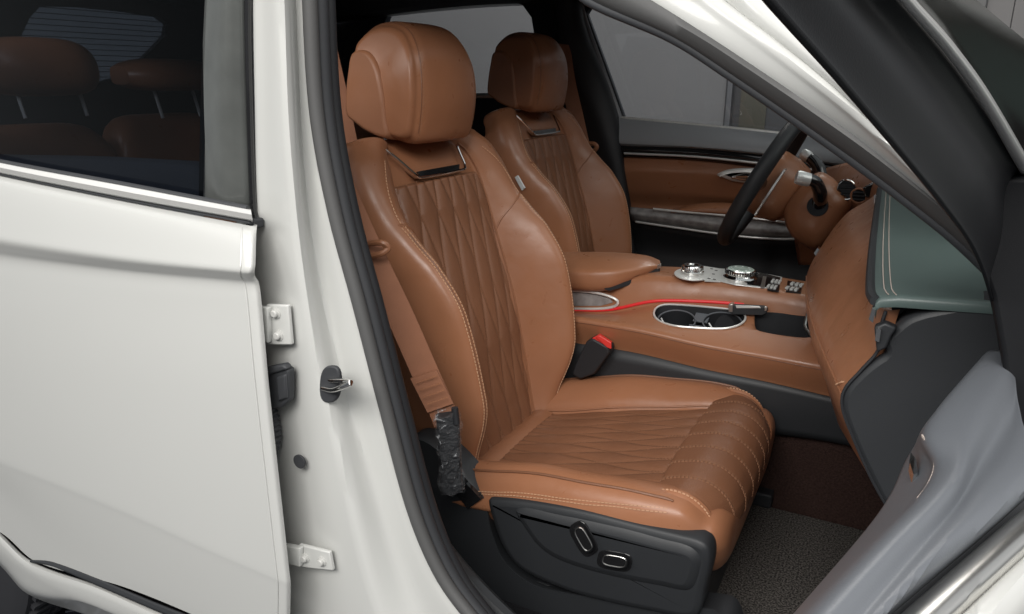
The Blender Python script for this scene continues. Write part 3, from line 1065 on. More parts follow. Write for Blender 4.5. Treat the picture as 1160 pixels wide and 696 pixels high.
# leather edge bands
mb2 = MB()
for sg in (-1, 1):
    rr = []
    for u in np.linspace(0.0, 1, 60):
        rr.append([ext(u, sg*s)[0]+ext(u, sg*s)[1]*(.0015+.0050*min(1, 2.6*math.sin(PI*(s-.845)/.155))) for s in np.linspace(.845, 1.0, 24)]+[ext(u, sg*1.0)[0]-ext(u, 1)[1]*.02+np.array((0, -sg*.004, 0)), ext(u, sg*1.0)[0]-ext(u, 1)[1]*.035+np.array((0, -sg*.03, 0))])
    mb2.grid(rr, 'leather')
    for so in (.885, .955):
        us = np.linspace(.16, .98, 80)
        mb2.stitch([ext(u, sg*so)[0]+ext(u, sg*so)[1]*(.0015+.0050*min(1, 2.6*math.sin(PI*(so-.845)/.155))) for u in us], [ext(u, sg*so)[1] for u in us], step=.006, ln=.0040, w=.0010, hgt=.0009)
    us = np.linspace(.02, .99, 60); mb2.tube([ext(u, sg*.842)[0]+ext(u, sg*.842)[1]*.0004 for u in us], .0018, 'quilt', n=6)
    mb2.build('extension_border', SEAT); mb2 = MB()
mb.build('cushion_extension', SEAT, solid=.006, solid_off=-1, angle=80)

# seat side trim, near side, with its two switches
YV = .900
mb = MB()
val = [(554, 567), (562, 565), (600, 568), (660, 578), (720, 593), (770, 605), (792, 611), (803, 619), (806, 636), (800, 664), (788, 698), (740, 692), (660, 674), (610, 655), (586, 640), (570, 618), (560, 592)]
oc = cr([P(a, b, y=YV) for a, b in val], 140, closed=True)
def inset(o, k, dy):
    c = sum(o)/len(o); out_ = []
    for i in range(len(o)):
        t = o[(i+1) % len(o)]-o[i-1]; t /= np.linalg.norm(t); n = np.array((-t[2], 0, t[0]))
        if n.dot(c-o[i]) < 0: n = -n
        out_.append(o[i]+n*k+np.array((0, dy, 0)))
    return out_
mb.grid([[q+np.array((0, .03, 0)) for q in oc], oc, inset(oc, .004, -.004), inset(oc, .011, -.0055)], 'charcoal', cu=True)
mb.prism(inset(oc, .011, -.0055), (0, .004, 0), 'charcoal')
mb.build('side_trim', SEAT, angle=50)
val2 = [(585, 576), (640, 584), (700, 597), (750, 610), (780, 618), (792, 628), (794, 642), (782, 668), (750, 664), (690, 652), (640, 637), (614, 622), (596, 600)]
oc = cr([P(a, b, y=YV-.0050) for a, b in val2], 100, closed=True)
mb = MB()
mb.grid([oc, inset(oc, .005, -.004), inset(oc, .013, -.0062)], 'charcoal', cu=True)
mb.prism(inset(oc, .013, -.0062), (0, .003, 0), 'charcoal')
mb.build('side_trim_panel', SEAT, angle=60)
# recline trim behind, carrying the belt slot
mb = MB()
v3 = [(462, 500), (480, 495), (505, 512), (528, 535), (548, 562), (556, 600), (575, 640), (620, 668), (800, 690), (830, 700), (830, 760), (560, 750), (515, 700), (485, 640), (466, 560)]
oc = cr([P(a, b, y=YV+.012) for a, b in v3], 90, closed=True)
mb.grid([[q+np.array((0, .04, 0)) for q in oc], oc, inset(oc, .004, -.006)], 'charcoal', cu=True)
mb.prism(inset(oc, .004, -.006), (0, .003, 0), 'charcoal')
mb.prism(L([(514, 556), (528, 548), (545, 566), (530, 577)], y=YV-.001), (0, .008, 0), 'gloss_black')
mb.build('recliner_cover', SEAT, angle=50)


def pill(c, ux, uy, w, h, n=28):
    pts = []
    for k in range(n):
        t = 2*PI*k/n
        cx = math.copysign(abs(math.cos(t))**.6, math.cos(t)); cy = math.copysign(abs(math.sin(t))**.6, math.sin(t))
        pts.append((c[0]+ux[0]*cx*w+uy[0]*cy*h, c[1]+ux[1]*cx*w+uy[1]*cy*h))
    return pts


for c, ux, w, h, pw, ph in (((661, 611), (.50, .866), 17.5, 7.5, 21, 11), ((696, 636), (.985, .17), 16.5, 8, 20, 11)):
    uy = (ux[1], -ux[0])
    mb = MB(); mb.prism(L(pill(c, ux, uy, pw, ph), y=YV-.0125), (0, .003, 0), 'gloss_black'); mb.build('switch_bezel', SEAT, bevel=.0012)
    mb = MB()
    o0 = L(pill(c, ux, uy, w*.92, h*.92), y=YV-.012); o1 = L(pill(c, ux, uy, w*.92, h*.92), y=YV-.024); o2 = L(pill(c, ux, uy, w*.80, h*.72), y=YV-.028)
    mb.grid([o0, o1, o2], 'gloss_black', cu=True); mb.prism(o2, (0, .002, 0), 'gloss_black')
    mb.tube(o2, .0009, 'satin_chrome', n=6, closed=True)
    mb.build('seat_switch', SEAT)
# rail below
mb = MB()
mb.box((-.40, .935, .425), (.50, .03, .03), 'black'); mb.box((-.40, 1.385, .425), (.50, .03, .03), 'black'); mb.box((-.40, YC, .47), (.44, .42, .08), 'black')
mb.build('seat_rail', SEAT, smooth=False, bevel=.004)


def copy_tree(o, parent):
    c = o.copy(); COL.objects.link(c)
    c.parent = parent
    for ch in list(o.children): copy_tree(ch, c)
    return c


D2 = copy_tree(SEAT, CAR)
D2.location = np.array((-.535, 1.885, .425))-wl(CAR)
D2['label'] = 'tan quilted leather driver seat behind the steering wheel'

mb = MB(); mb.prism(LY([(583, 201, 1.645), (586, 199, 1.645), (594, 213, 1.645), (591, 216, 1.645)]), (.002, .003, 0), 'white_print')
mb.build('airbag_tag', CAR, smooth=False)

# ================================================================== seat belts
belt = empty('seat_belt', P(450, 380, y=.86), CAR)
mb = MB()
pth = cr([P(340, 90, y=.86), P(365, 150, y=.845), P(388, 215, y=.82), P(417, 282, y=.80), P(452, 355, y=.805), P(483, 425, y=.812), P(498, 458, y=.817), P(503, 470, y=.82), P(506, 479, y=.822)], 60)
W_ = np.array((.0125, .014, .004))
mb.ribbon(pth, W_, .0008, (.5, -.8, 0), 'webbing')
mb.build('webbing', belt, smooth=False)
mb = MB()
p = P(492, 448, y=.813); 
mb.ribbon([P(480, 424, y=.805), P(494, 452, y=.811), P(499, 462, y=.813)], W_*1.02, .002, (.5, -.8, 0), 'webbing')
# box stitching on the sewn loop
for k in range(4):
    q = P(483+k*4, 430+k*8, y=.800)
    mb.stitch([q-W_*.8, q+W_*.8], (.5, -.8, 0), 'leather', step=.004, ln=.003, w=.0012)
mb.build('sewn_loop', belt, smooth=False)
mb = MB()
gp = cr([P(404, 286, y=.80), P(409, 279, y=.795), P(432, 275, y=.795), P(440, 281, y=.80), P(431, 288, y=.792), P(412, 290, y=.792)], 40, closed=True)
mb.tube(gp, .0042, 'tan_plastic', n=8, closed=True)
mb.build('belt_guide', belt)
mb = MB(); mb.lathe([(.0001, 0), (.004, 0), (.004, .006)], P(413, 289, y=.785), (.3, 1, 0), 'black', n=14); mb.build('guide_stud', belt)
# anchor buckle sleeve wrapped in plastic film
an0, an1 = P(507, 470, y=.800), P(512, 556, y=.825)
mb = MB()
rows = []
for t in np.linspace(0, 1, 16):
    c = an0*(1-t)+an1*t; w = .0165; th = .010
    rows.append([c+np.array((w*cx*.72, w*cx*.7, 0))+np.array((.6*th*cy, -.8*th*cy, 0)) for cx, cy in [(math.copysign(abs(math.cos(k))**.5, math.cos(k)), math.copysign(abs(math.sin(k))**.5, math.sin(k))) for k in [2*PI*q/24 for q in range(24)]]])
mb.grid(rows, 'black', cu=True, cap=True)
mb.tube([P(515, 462, y=.80), P(517, 480, y=.80)], .005, 'black', n=10)
mb.build('anchor_sleeve', belt)
mb = MB(); rows = []
rng = random.Random(3)
for i, t in enumerate(np.linspace(-.04, 1.0, 40)):
    c = an0*(1-t)+an1*t; w = .0185+.0015*math.sin(t*9); th = .0125
    r = []
    for q in range(40):
        k = 2*PI*q/40
        cx = math.copysign(abs(math.cos(k))**.6, math.cos(k)); cy = math.copysign(abs(math.sin(k))**.6, math.sin(k))
        j = .0011*math.sin(17*t+3*cx*2+cy)+.0011*math.sin(31*t-5*cx+1.3)+rng.uniform(-.0006, .0006)
        r.append(c+np.array(((w+j)*cx*.72, (w+j)*cx*.7, .003*math.sin(6*cx+t*5)))+np.array((.6*(th+j)*cy, -.8*(th+j)*cy, 0)))
    rows.append(r)
mb.grid(rows, 'film', cu=True); mb.build('plastic_wrap', belt, angle=25)
# belt of the far seat
b2 = empty('seat_belt', P(660, 150, y=2.2), CAR)
mb = MB()
pth = cr([P(637, 50, y=2.25), P(643, 90, y=2.24), P(652, 130, y=2.22), P(661, 168, y=2.20), P(675, 200, y=2.18), P(690, 240, y=2.16)], 40)
mb.ribbon(pth, np.array((.022, .012, -.004)), .001, (.4, -.9, 0), 'webbing'); mb.build('webbing', b2, smooth=False)
mb = MB(); mb.tube(cr(L([(651, 170), (655, 165), (672, 163), (676, 167), (671, 172), (655, 174)], y=2.17), 40, closed=True), .007, 'tan_plastic', n=8, closed=True); mb.build('belt_guide', b2)
mb = MB(); mb.tube(L([(661, 172), (660, 182), (664, 184)], y=2.165), .003, 'chrome', n=8); mb.build('guide_stud', b2)
rb = empty('seat_belt', P(380, 90, y=1.10), CAR); rb['label'] = 'rear seat belt strap hanging behind the passenger headrest'
mb = MB(); mb.ribbon(cr([P(364, 10, y=1.12), P(377, 64, y=1.12), P(391, 126, y=1.12), P(402, 180, y=1.12)], 20), np.array((.011, .004, .002)), .0008, (.3, -.9, 0), 'webbing'); mb.build('webbing', rb, smooth=False)
# buckle beside the console
bk = empty('belt_buckle', P(676, 405, y=1.40), CAR)
mb = MB()
mb.prism(L([(671, 382), (678, 378), (696, 388), (697, 394), (680, 418), (664, 424), (655, 418), (658, 408)], y=1.378), (0, -.035, 0), 'black')
mb.build('buckle_body', bk, bevel=.004)
mb = MB(); mb.prism(L([(675, 381), (679, 379.5), (693, 388), (693, 395), (688, 393)], y=1.3425), (0, -.004, 0), 'red_button')
mb.prism(L([(676, 380), (680, 378), (694, 387), (692, 390)], y=1.374), (0, -.028, .002), 'red_button')
mb.build('release_button', bk, bevel=.001)

# ================================================================== centre console
CON = empty('centre_console', (-.35, 1.53, .40), CAR)
Lb = [(560, 372, 1.388), (640, 386, 1.388), (720, 399, 1.388), (800, 418, 1.388), (870, 432, 1.388), (955, 452, 1.388), (1010, 466, 1.388)]
Ls = [(560, 350, 1.368), (640, 363, 1.368), (720, 376, 1.368), (800, 394, 1.368), (870, 407, 1.368), (955, 424, 1.368), (1010, 436, 1.368)]
Lt = [(560, 345, 1.378), (640, 357, 1.378), (720, 369, 1.378), (800, 386, 1.378), (870, 398, 1.378), (955, 413, 1.378), (1010, 424, 1.378)]
Lt2 = [(560, 347, 1.43), (640, 355, 1.43), (700, 358, 1.43), (790, 362, 1.435), (870, 374, 1.435), (955, 384, 1.435), (1010, 392, 1.435)]
Lr = [(560, 351, 1.478), (640, 354, 1.478), (690, 355, 1.478), (740, 346, 1.485), (790, 346, 1.492), (830, 348, 1.495), (912, 358, 1.495), (1010, 372, 1.495)]
Lr2 = [(560, 345, 1.481), (640, 347, 1.481), (690, 347, 1.481), (740, 337, 1.488), (790, 337, 1.495), (830, 340, 1.498), (912, 349, 1.498), (1010, 362, 1.498)]
Ln = [(560, 326, 1.490), (640, 328, 1.490), (700, 327, 1.492), (738, 320, 1.497), (790, 323, 1.502), (840, 329, 1.503), (912, 340, 1.503), (1010, 356, 1.503)]
Ln2 = [(560, 318, 1.505), (640, 320, 1.505), (700, 317, 1.505), (738, 312, 1.512), (790, 317, 1.515), (840, 323, 1.515), (912, 334, 1.515), (1010, 350, 1.515)]
Lf = [(560, 305, 1.63), (640, 305, 1.63), (700, 301, 1.63), (745, 302, 1.63), (790, 304, 1.63), (840, 308, 1.63), (912, 319, 1.63), (1010, 334, 1.63)]
Lf2 = [(560, 308, 1.66), (640, 308, 1.66), (700, 304, 1.66), (745, 304, 1.66), (790, 306, 1.66), (840, 310, 1.66), (912, 321, 1.66), (1010, 336, 1.66)]
cs = [LY(q) for q in (Lb, Ls, Lt, Lt2, Lr, Lr2, Ln, Ln2, Lf, Lf2)]
NU = 80
rsx = [cr(c, NU) for c in cs]
prof = []
for j in range(NU):
    pr = [r[j] for r in rsx]
    top = cr(pr[:5], 40)+[pr[5]]+cr(pr[6:10], 24)
    pr2 = top+[np.array((pr[-1][0], 1.665, .60)), np.array((pr[0][0], 1.392, .60))]
    prof.append(pr2)
mb = MB(); mb.grid(prof, 'leather', cu=True, cap=True)
con = mb.build('console_body', CON, angle=55, weld=True)


def cut(o, cutter_mb):
    c = cutter_mb.build('cutter', None, smooth=False)
    md = o.modifiers.new('bool', 'BOOLEAN'); md.operation = 'DIFFERENCE'; md.object = c; md.solver = 'EXACT'
    bpy.context.view_layer.update()
    dg = bpy.context.evaluated_depsgraph_get()
    me = bpy.data.meshes.new_from_object(o.evaluated_get(dg))
    o.modifiers.clear(); o.data = me
    bpy.data.objects.remove(c)


def tier(px, py):
    """point on the lower console deck under a photo pixel"""
    best = None
    for j in range(NU):
        for q in prof[j][:40]:
            d = np.array(q)-CAM; w = d.dot(FW)
            e = (PW/2+FPX*d.dot(RT)/w-px)**2+(PH/2-FPX*d.dot(UP)/w-py)**2
            if best is None or e < best[0]: best = (e, d.dot(FW))
    return CAM+ray(px, py)*best[1]


cup_px = [(741, 358), (743, 350), (752, 346), (775, 346.5), (805, 349), (832, 352), (842, 356), (844, 363), (836, 369.5), (820, 373), (795, 372.5), (765, 370), (748, 365)]
cup = cr([tier(a, b) for a, b in cup_px], 48, closed=True)
tray_px = [(855, 356), (857, 353.5), (880, 355), (905, 358), (921, 361), (921, 380), (916, 383), (890, 380), (862, 376), (856, 372)]
tray = cr([tier(a, b) for a, b in tray_px], 40, closed=True)


def well(o, depth):
    m = MB(); c = sum(o)/len(o)
    t = [np.array(q)+np.array((0, 0, .05)) for q in o]; b = [np.array((q[0], q[1], c[2]-depth)) for q in o]
    m.grid([t, b], 'gloss_black', cu=True, cap=True); return m


con.data.materials.append(M['gloss_black'])
cut(con, well(cup, .085)); cut(con, well(tray, .06))
for p_ in con.data.polygons: p_.use_smooth = True


def liner(o, depth, name):
    m = MB(); c = sum(o)/len(o)
    t = [c+(np.array(q)-c)*.995+np.array((0, 0, .0005)) for q in o]
    b = [np.array((c[0]+(q[0]-c[0])*.94, c[1]+(q[1]-c[1])*.94, c[2]-depth+.002)) for q in o]
    m.grid([t, b], 'black', cu=True); m.f.append(tuple(range(len(o), 2*len(o)))); m.m.append(0)
    return m


CH = empty('cup_holder', sum(cup)/len(cup), CAR)
mb = liner(cup, .085, 'x')
cc = sum(cup)/len(cup)
mb.build('well', CH)
mb = MB(); mb.tube([np.array(q)+np.array((0, 0, .0012)) for q in cup], .0022, 'silver', n=8, closed=True); mb.build('rim', CH)
nrm_ = np.cross(cup[24]-cup[0], cup[12]-cup[36]); nrm_ /= np.linalg.norm(nrm_)
if nrm_[2] < 0: nrm_ = -nrm_
ca, cb = tier(766, 358.5), tier(818, 361)
hole = lambda c, rr_: [c+rr_*(np.array((1, 0, 0))*math.cos(t)+np.array((0, .8, .32))*math.sin(t)) for t in [2*PI*k/36 for k in range(36)]]
for c in (ca, cb):
    mb = MB(); h0 = hole(c-nrm_*.010, .0365); h1 = hole(c-nrm_*.075, .033)
    mb.grid([hole(c-nrm_*.009, .0395), h0, h1], 'black', cu=True); mb.f.append(tuple(range(72, 108))); mb.m.append(0)
    mb.tube(hole(c-nrm_*.0095, .0385), .0016, 'slate', n=6, closed=True)
    mb.build('cup', CH, angle=50)
mb = MB(); m_ = (ca+cb)/2-nrm_*.014
mb.box(m_+np.array((0, .018, .006)), (.030, .028, .004), 'slate', ((1, 0, 0), (0, .93, .37), (0, -.37, .93)))
mb.box(m_+np.array((0, -.022, -.009)), (.036, .030, .004), 'slate', ((1, 0, 0), (0, .93, .37), (0, -.37, .93)))
mb.build('divider', CH, bevel=.001, smooth=False)
for g0, g1 in (((749, 359), (752.5, 366.5)), ((803, 364.5), (807, 371.5))):
    mb = MB(); mb.tube([tier(*g0)-nrm_*.004, tier(*g1)-nrm_*.003], .0016, 'white_print', n=8); mb.build('grip', CH)
mb = liner(tray, .06, 'x'); mb.build('tray_well', CON)
mb = MB(); q0, q1 = tier(913, 357), tier(921, 382)
mb.tube(cr([tier(916, 356)+np.array((0, 0, .016)), tier(912, 368), tier(914, 374), tier(922, 384)], 20), .003, 'satin_chrome', n=8); mb.build('tray_edge', CON)
# stitched seam along the side face and the ambient light line
mb = MB(); mb.tube([np.array(q)+np.array((0, -.001, 0)) for q in rsx[1]], .0007, 'quilt', n=6); mb.build('side_seam', CON)
mb = MB()
la = [r*.5+s_*.5+np.array((0, -.0015, .0004)) for r, s_ in zip(rsx[4], rsx[5])]
ja = [j for j in range(NU) if 12 < j < 80]
cut_x = P(848, 350, y=1.495)[0]
la = [q for q in la if q[0] < cut_x]
mb.tube(la, .0032, 'red_light', n=8); mb.build('ambient_light', CON)
# lower dark side of the console
mb = MB()
mb.loft([[q+np.array((0, -.003, -.001)) for q in cs[0]], L([(560, 420), (640, 432), (720, 445), (800, 450), (870, 460), (955, 475), (1010, 492)], y=1.383), L([(560, 480), (640, 490), (720, 500), (800, 490), (870, 491), (955, 503), (1010, 520)], y=1.386)], 30, 8, 'charcoal')
mb.build('lower_panel', CON, solid=.003)
# wing-shaped badge of dark mesh in a bright frame
mb = MB()
bd = cr(L([(600, 326), (645, 329), (675, 332), (693, 337), (700, 342), (697, 347), (680, 350), (645, 350), (600, 350)], y=1.477), 60)
mb.tube(bd, .0032, 'silver', n=8, flat=1.0); mb.build('wing_frame', CON)
mb = MB(); mb.prism(L([(600, 328), (645, 331), (675, 334), (690, 339), (694, 343), (680, 347), (645, 347), (600, 347)], y=1.480), (0, .006, 0), 'wood')
mb.build('wing_panel', CON, bevel=.001)
# armrest lid
mb = MB()
at = [(575, 290), (640, 287), (690, 287), (735, 291), (747, 295)]
ztop = .868
far = [P(560, 288, y=1.62), P(640, 287.5, y=1.62), P(700, 288, y=1.62), P(732, 291, y=1.62), P(747, 296, y=1.60)]
mid_ = [P(560, 290, y=1.55), P(640, 289, y=1.55), P(700, 290.5, y=1.55), P(733, 294, y=1.56), P(748, 298, y=1.58)]
nr = [P(560, 302, y=1.465), P(640, 305, y=1.465), P(688, 306, y=1.475), P(722, 303, y=1.51), P(748, 300, y=1.555)]
nr2 = [P(560, 310, y=1.455), P(640, 313, y=1.455), P(688, 312, y=1.468), P(722, 306, y=1.505), P(748, 302, y=1.555)]
nl = [P(560, 325, y=1.458), P(640, 327, y=1.458), P(686, 328, y=1.470), P(722, 314, y=1.51), P(747, 305, y=1.557)]
nb = [P(560, 327, y=1.50), P(640, 330, y=1.50), P(690, 329, y=1.51), P(722, 316, y=1.54), P(746, 306, y=1.57)]
fb = [q+np.array((0, .0, -.05)) for q in far]
rs_ = [cr(q, 40) for q in (fb, far, mid_, nr, nr2, nl, nb)]
cols = []
for j in range(40):
    cols.append(cr([r[j] for r in rs_[:]], 40))
mb.grid([[cols[j][i] for j in range(40)] for i in range(40)], 'leather')
mb.grid([[rs_[-1][j] for j in range(40)], [rs_[0][j] for j in range(40)]], 'leather')
mb.build('armrest', CON, angle=60, weld=True)
mb = MB(); mb.prism([P(a, b, y=yy) for a, b, yy in [(684, 327.5, 1.466), (704, 320, 1.485), (722, 312.5, 1.506), (747, 303.5, 1.552), (747, 309, 1.552), (722, 320, 1.506), (704, 326, 1.485), (690, 330, 1.468)]], (0, .006, 0), 'black'); mb.build('armrest_gap_shade', CON)  # black wedge laid in as the shade of the gap under the lid
mb = MB(); mb.prism(L([(739, 303), (748, 299), (749, 303), (741, 307)], y=1.548), (0, .008, 0), 'satin_chrome'); mb.build('lid_latch', CON, bevel=.001)


def deck(px, py): return P(px, py, z=interp(px, [740, 912], [.823, .812]))


def dnorm(): return np.array((.02, 0, 1.0))


def ell(cx, cy, rx, ry, f=deck, n=48, rot=.06):
    return [f(cx+rx*math.cos(t), cy+ry*math.sin(t)+rot*rx*math.cos(t)) for t in [2*PI*k/n for k in range(n)]]


# multimedia dial
dl = empty('multimedia_dial', deck(783, 313), CAR)
mb = MB(); mb.prism([q+np.array((0, 0, .002)) for q in ell(784, 313, 20.5, 6.8)], (0, 0, .003), 'silver'); mb.build('dial_base', dl, bevel=.001)
c = sum(ell(784, 312, 13, 5))/48+np.array((0, 0, .004))
mb = MB(); R0 = np.linalg.norm(ell(784, 313, 12.5, 4.5)[0]-ell(784, 313, 12.5, 4.5)[24])/2
mb.lathe([(R0*1.05, 0), (R0*1.05, .006), (R0*.95, .008), (R0*.92, .016), (R0*.82, .019), (R0*.55, .019), (R0*.5, .017), (.0001, .017)], c, dnorm(), 'chrome', n=40)
for k in range(40):
    t = 2*PI*k/40; e = np.array((math.cos(t), math.sin(t), 0)); mb.box(c+e*R0*.94+np.array((0, 0, .012)), (.003, .0013, .008), 'chrome', (e, np.array((-e[1], e[0], 0)), (0, 0, 1)))
mb.build('dial_knob', dl)
# gear dial
dg_ = empty('gear_dial', deck(840, 318), CAR)
mb = MB(); mb.prism([deck(a, b)+np.array((0, 0, .002)) for a, b in [(812, 306), (835, 307), (872, 313), (886, 316), (882, 330), (862, 328), (834, 325), (812, 320), (803, 315)]], (0, 0, .002), 'silver'); mb.build('dial_base', dg_, bevel=.001)
mb = MB(); mb.prism([deck(a, b)+np.array((0, 0, .0035)) for a, b in [(850, 309), (872, 314), (884, 317), (880, 329), (862, 327), (846, 325)]], (0, 0, .0015), 'gloss_black'); mb.build('dial_surround', dg_)
ee = ell(838, 318, 17, 5.6); R1 = np.linalg.norm(ee[0]-ee[24])/2
c = sum(ee)/48+np.array((0, 0, .004))
mb = MB(); mb.lathe([(R1*1.12, 0), (R1*1.12, .004), (R1, .006), (R1*.92, .010), (R1*1.0, .014), (R1*1.0, .019), (R1*.9, .021)], c, dnorm(), 'chrome', n=48)
for k in range(36):
    t = 2*PI*k/36; e = np.array((math.cos(t), math.sin(t), 0)); mb.box(c+e*R1*.985+np.array((0, 0, .016)), (.003, .002, .007), 'gloss_black', (e, np.array((-e[1], e[0], 0)), (0, 0, 1)))
mb.build('dial_knob', dg_)
mat('mint', (.50, .60, .54), .15, coat=.5)
mb = MB(); mb.lathe([(R1*.90, .0205), (R1*.80, .0225), (R1*.4, .0215), (.0001, .021)], c, dnorm(), 'mint', n=48)
for k in range(8):
    t = 2*PI*k/8; e = np.array((math.cos(t), math.sin(t), 0)); mb.box(c+e*R1*.62+np.array((0, 0, .0222)), (.003, .003, .0008), 'white_print', (e, np.array((-e[1], e[0], 0)), (0, 0, 1)))
mb.build('dial_cap', dg_)
# print marks between the dials
mb = MB()
for a, b in ((806, 307), (811, 309), (808, 313), (803, 318), (809, 319), (800, 311)):
    mb.box(deck(a, b)+np.array((0, 0, .0046)), (.006, .003, .0006), 'gloss_black')
mb.prism([deck(a, b)+np.array((0, 0, .0015)) for a, b in [(796, 303), (815, 306), (816, 321), (798, 320)]], (0, 0, .002), 'silver')
mb.build('button_strip', CON, smooth=False)
for o_ in ([(864, 316), (868, 316.5), (866, 329), (861, 328.5)], [(871, 318), (884, 320), (882, 333), (869, 331)], [(892, 321), (909, 324), (907, 335), (890, 333)]):
    mb = MB()
    o3 = [deck(a, b)+np.array((0, 0, .0035)) for a, b in o_]
    mb.prism(o3, (0, 0, .0025), 'gloss_black' if o_[0][0] > 866 else 'satin_chrome')
    c = sum(o3)/4
    if o_[0][0] > 866:
        ux = (o3[1]-o3[0])/np.linalg.norm(o3[1]-o3[0]); uy = np.array((-ux[1], ux[0], 0)); w = np.linalg.norm(o3[1]-o3[0]); hh = np.linalg.norm(o3[2]-o3[1])
        for i in (-.28, .02, .30):
            for j in (-.25, .25):
                mb.box(c+ux*w*i+uy*hh*j+np.array((0, 0, .0035)), (w*.2, hh*.22, .003), 'silver', (ux, uy, (0, 0, 1)))
    mb.build('switch_panel', CON, smooth=False)

# key fob resting on the console edge
mb = MB()
kf = [P(a, b, y=1.478) for a, b in [(827, 347), (831, 344), (866, 346), (870, 348), (870, 352), (865, 355), (832, 354), (827, 351)]]
mb.prism(kf, (0, -.016, .0), 'charcoal')
mb.prism([P(a, b, y=1.4595) for a, b in [(833, 346), (860, 347), (862, 349.5), (834, 349.5)]], (0, .002, 0), 'silver')
mb.prism([P(a, b, y=1.4615) for a, b in [(825, 345), (830, 345), (830, 354), (825, 354)]], (0, .018, 0), 'satin_chrome')
mb.prism([P(a, b, y=1.4595) for a, b in [(866, 347), (869, 348), (869, 352), (866, 353)]], (0, .002, 0), 'satin_chrome')
k = mb.build('key_fob', None, bevel=.0015)
tag(k, 'small black and silver remote key lying on the tan console ledge past the cup holders', 'key fob')

# ================================================================== dashboard
DASH = empty('dashboard', (.05, 1.5, .65), CAR)
nearp = [P(a, b, y=.715) for a, b in [(1002, 352), (996, 372), (994, 395), (975, 418), (956, 440), (953, 460), (965, 494), (988, 545), (1013, 588)]]
farp = [P(998, 213, y=1.52), P(985, 226, y=1.51), P(958, 243, y=1.50), P(930, 280, y=1.48), P(914, 312, y=1.465), P(914, 345, y=1.45), P(924, 390, y=1.42), P(938, 443, y=1.395), P(950, 482, y=1.385)]
A = cr(nearp, 60); B = cr(farp, 60)
rows = []
for k in range(40):
    f = k/39
    bulge = .030*math.sin(PI*f)
    r = []
    for i in range(60):
        q = A[i]*(1-f)+B[i]*f
        u = i/59
        r.append(q+np.array((-.35*bulge*math.sin(PI*min(1, u*1.1)), 0, 0)))
    rows.append(r)
# rolled end towards the door
e0 = [[A[i]+np.array((.004, .003, 0)) for i in range(60)], [A[i]+np.array((.012, .010, 0)) for i in range(60)]]
mb = MB(); mb.grid(e0[::-1]+rows, 'leather')
sa = [q*1 for q in A]
for f, d in ((.012, .0), (.03, .0)):
    pass
# stitches across the seam near the end
k0 = rows[8]
seam = [rows[k][int(27)] for k in range(0, 8)]
mb.stitch([P(951, 437, y=.74)+np.array((-.003, 0, 0)), P(958, 434, y=.73)+np.array((-.003, 0, 0)), P(975, 432, y=.715)+np.array((-.003, 0, 0))], (-1, -.4, .3), step=.005, w=.0012)
DP = mb.build('leather_panel', DASH, angle=70)
mb = MB()
mb.tube([rows[k][26]+np.array((-.0006, 0, 0)) for k in range(0, 40)], .0011, 'tan_plastic', n=6)
mb.tube([q+np.array((.001, -.002, 0)) for q in A], .0016, 'black', n=6)
mb.build('panel_seam', DASH)
# black end cap facing the door opening
cap = [(1000, 385), (1012, 372), (1030, 358), (1060, 349), (1130, 339), (1190, 350), (1200, 560), (1060, 640), (1030, 612), (1013, 590), (990, 548), (966, 496), (954, 461), (957, 441), (975, 420), (992, 406), (1003, 398)]
oc = cr(L(cap, y=.716), 120, closed=True)
mb = MB()
mb.grid([[q+np.array((0, .03, 0)) for q in oc], oc, inset(oc, .0025, -.004), inset(oc, .006, -.0055)], 'charcoal', cu=True)
mb.prism(inset(oc, .006, -.0055), (0, .003, 0), 'charcoal')
mb.build('end_cap', DASH, angle=60)
# dash top with a stitched roll along its rear edge
zt = 1.036
re = [np.array((P(1002, 352, y=.712)[0], .712, zt)), P(999, 330, z=zt), P(998, 290, z=zt), P(1000, 250, z=zt), P(1003, 212, z=zt+.004)]
re2 = cr(re, 40)
mb = MB()
rr = []
for i, q in enumerate(re2):
    rr.append([q+np.array((-.006, 0, -.010)), q+np.array((-.008, 0, -.004)), q+np.array((-.004, 0, .001)), q+np.array((.010, 0, .0035)), q+np.array((.02, 0, .004)), q+np.array((.12, 0, .010)), q+np.array((.30, 0, .006)), q+np.array((.5, 0, -.01))])
# near end roll
r0 = rr[0]
end = [[p+np.array((0, -.002, -.001)) for p in r0], [p+np.array((0, -.004, -.004)) for p in r0], [p+np.array((0, -.003, -.010)) for p in r0]]
mb.grid(end[::-1]+rr, 'dash_top')
mb.build('dash_top', DASH, angle=75)
mb = MB()
mb.tube([q+np.array((-.0085, 0, -.004)) for q in re2]+[re2[0]*0+np.array(re2[0])+np.array((-.009, 0, -.005))][:0], .0048, 'charcoal', n=8)
mb.stitch([q+np.array((.0075, 0, .0032)) for q in re2], (0, 0, 1), mname='thread_pale', step=.006, ln=.0042, w=.0008, hgt=.0003)
mb.stitch([q+np.array((.0015, 0, .0027)) for q in re2], (0, 0, 1), mname='thread_pale', step=.006, ln=.0042, w=.0008, hgt=.0003)
nb_ = [re2[0]+np.array((x, -.0108, -.010)) for x in np.linspace(-.004, .35, 30)]
mb.build('dash_roll', DASH)
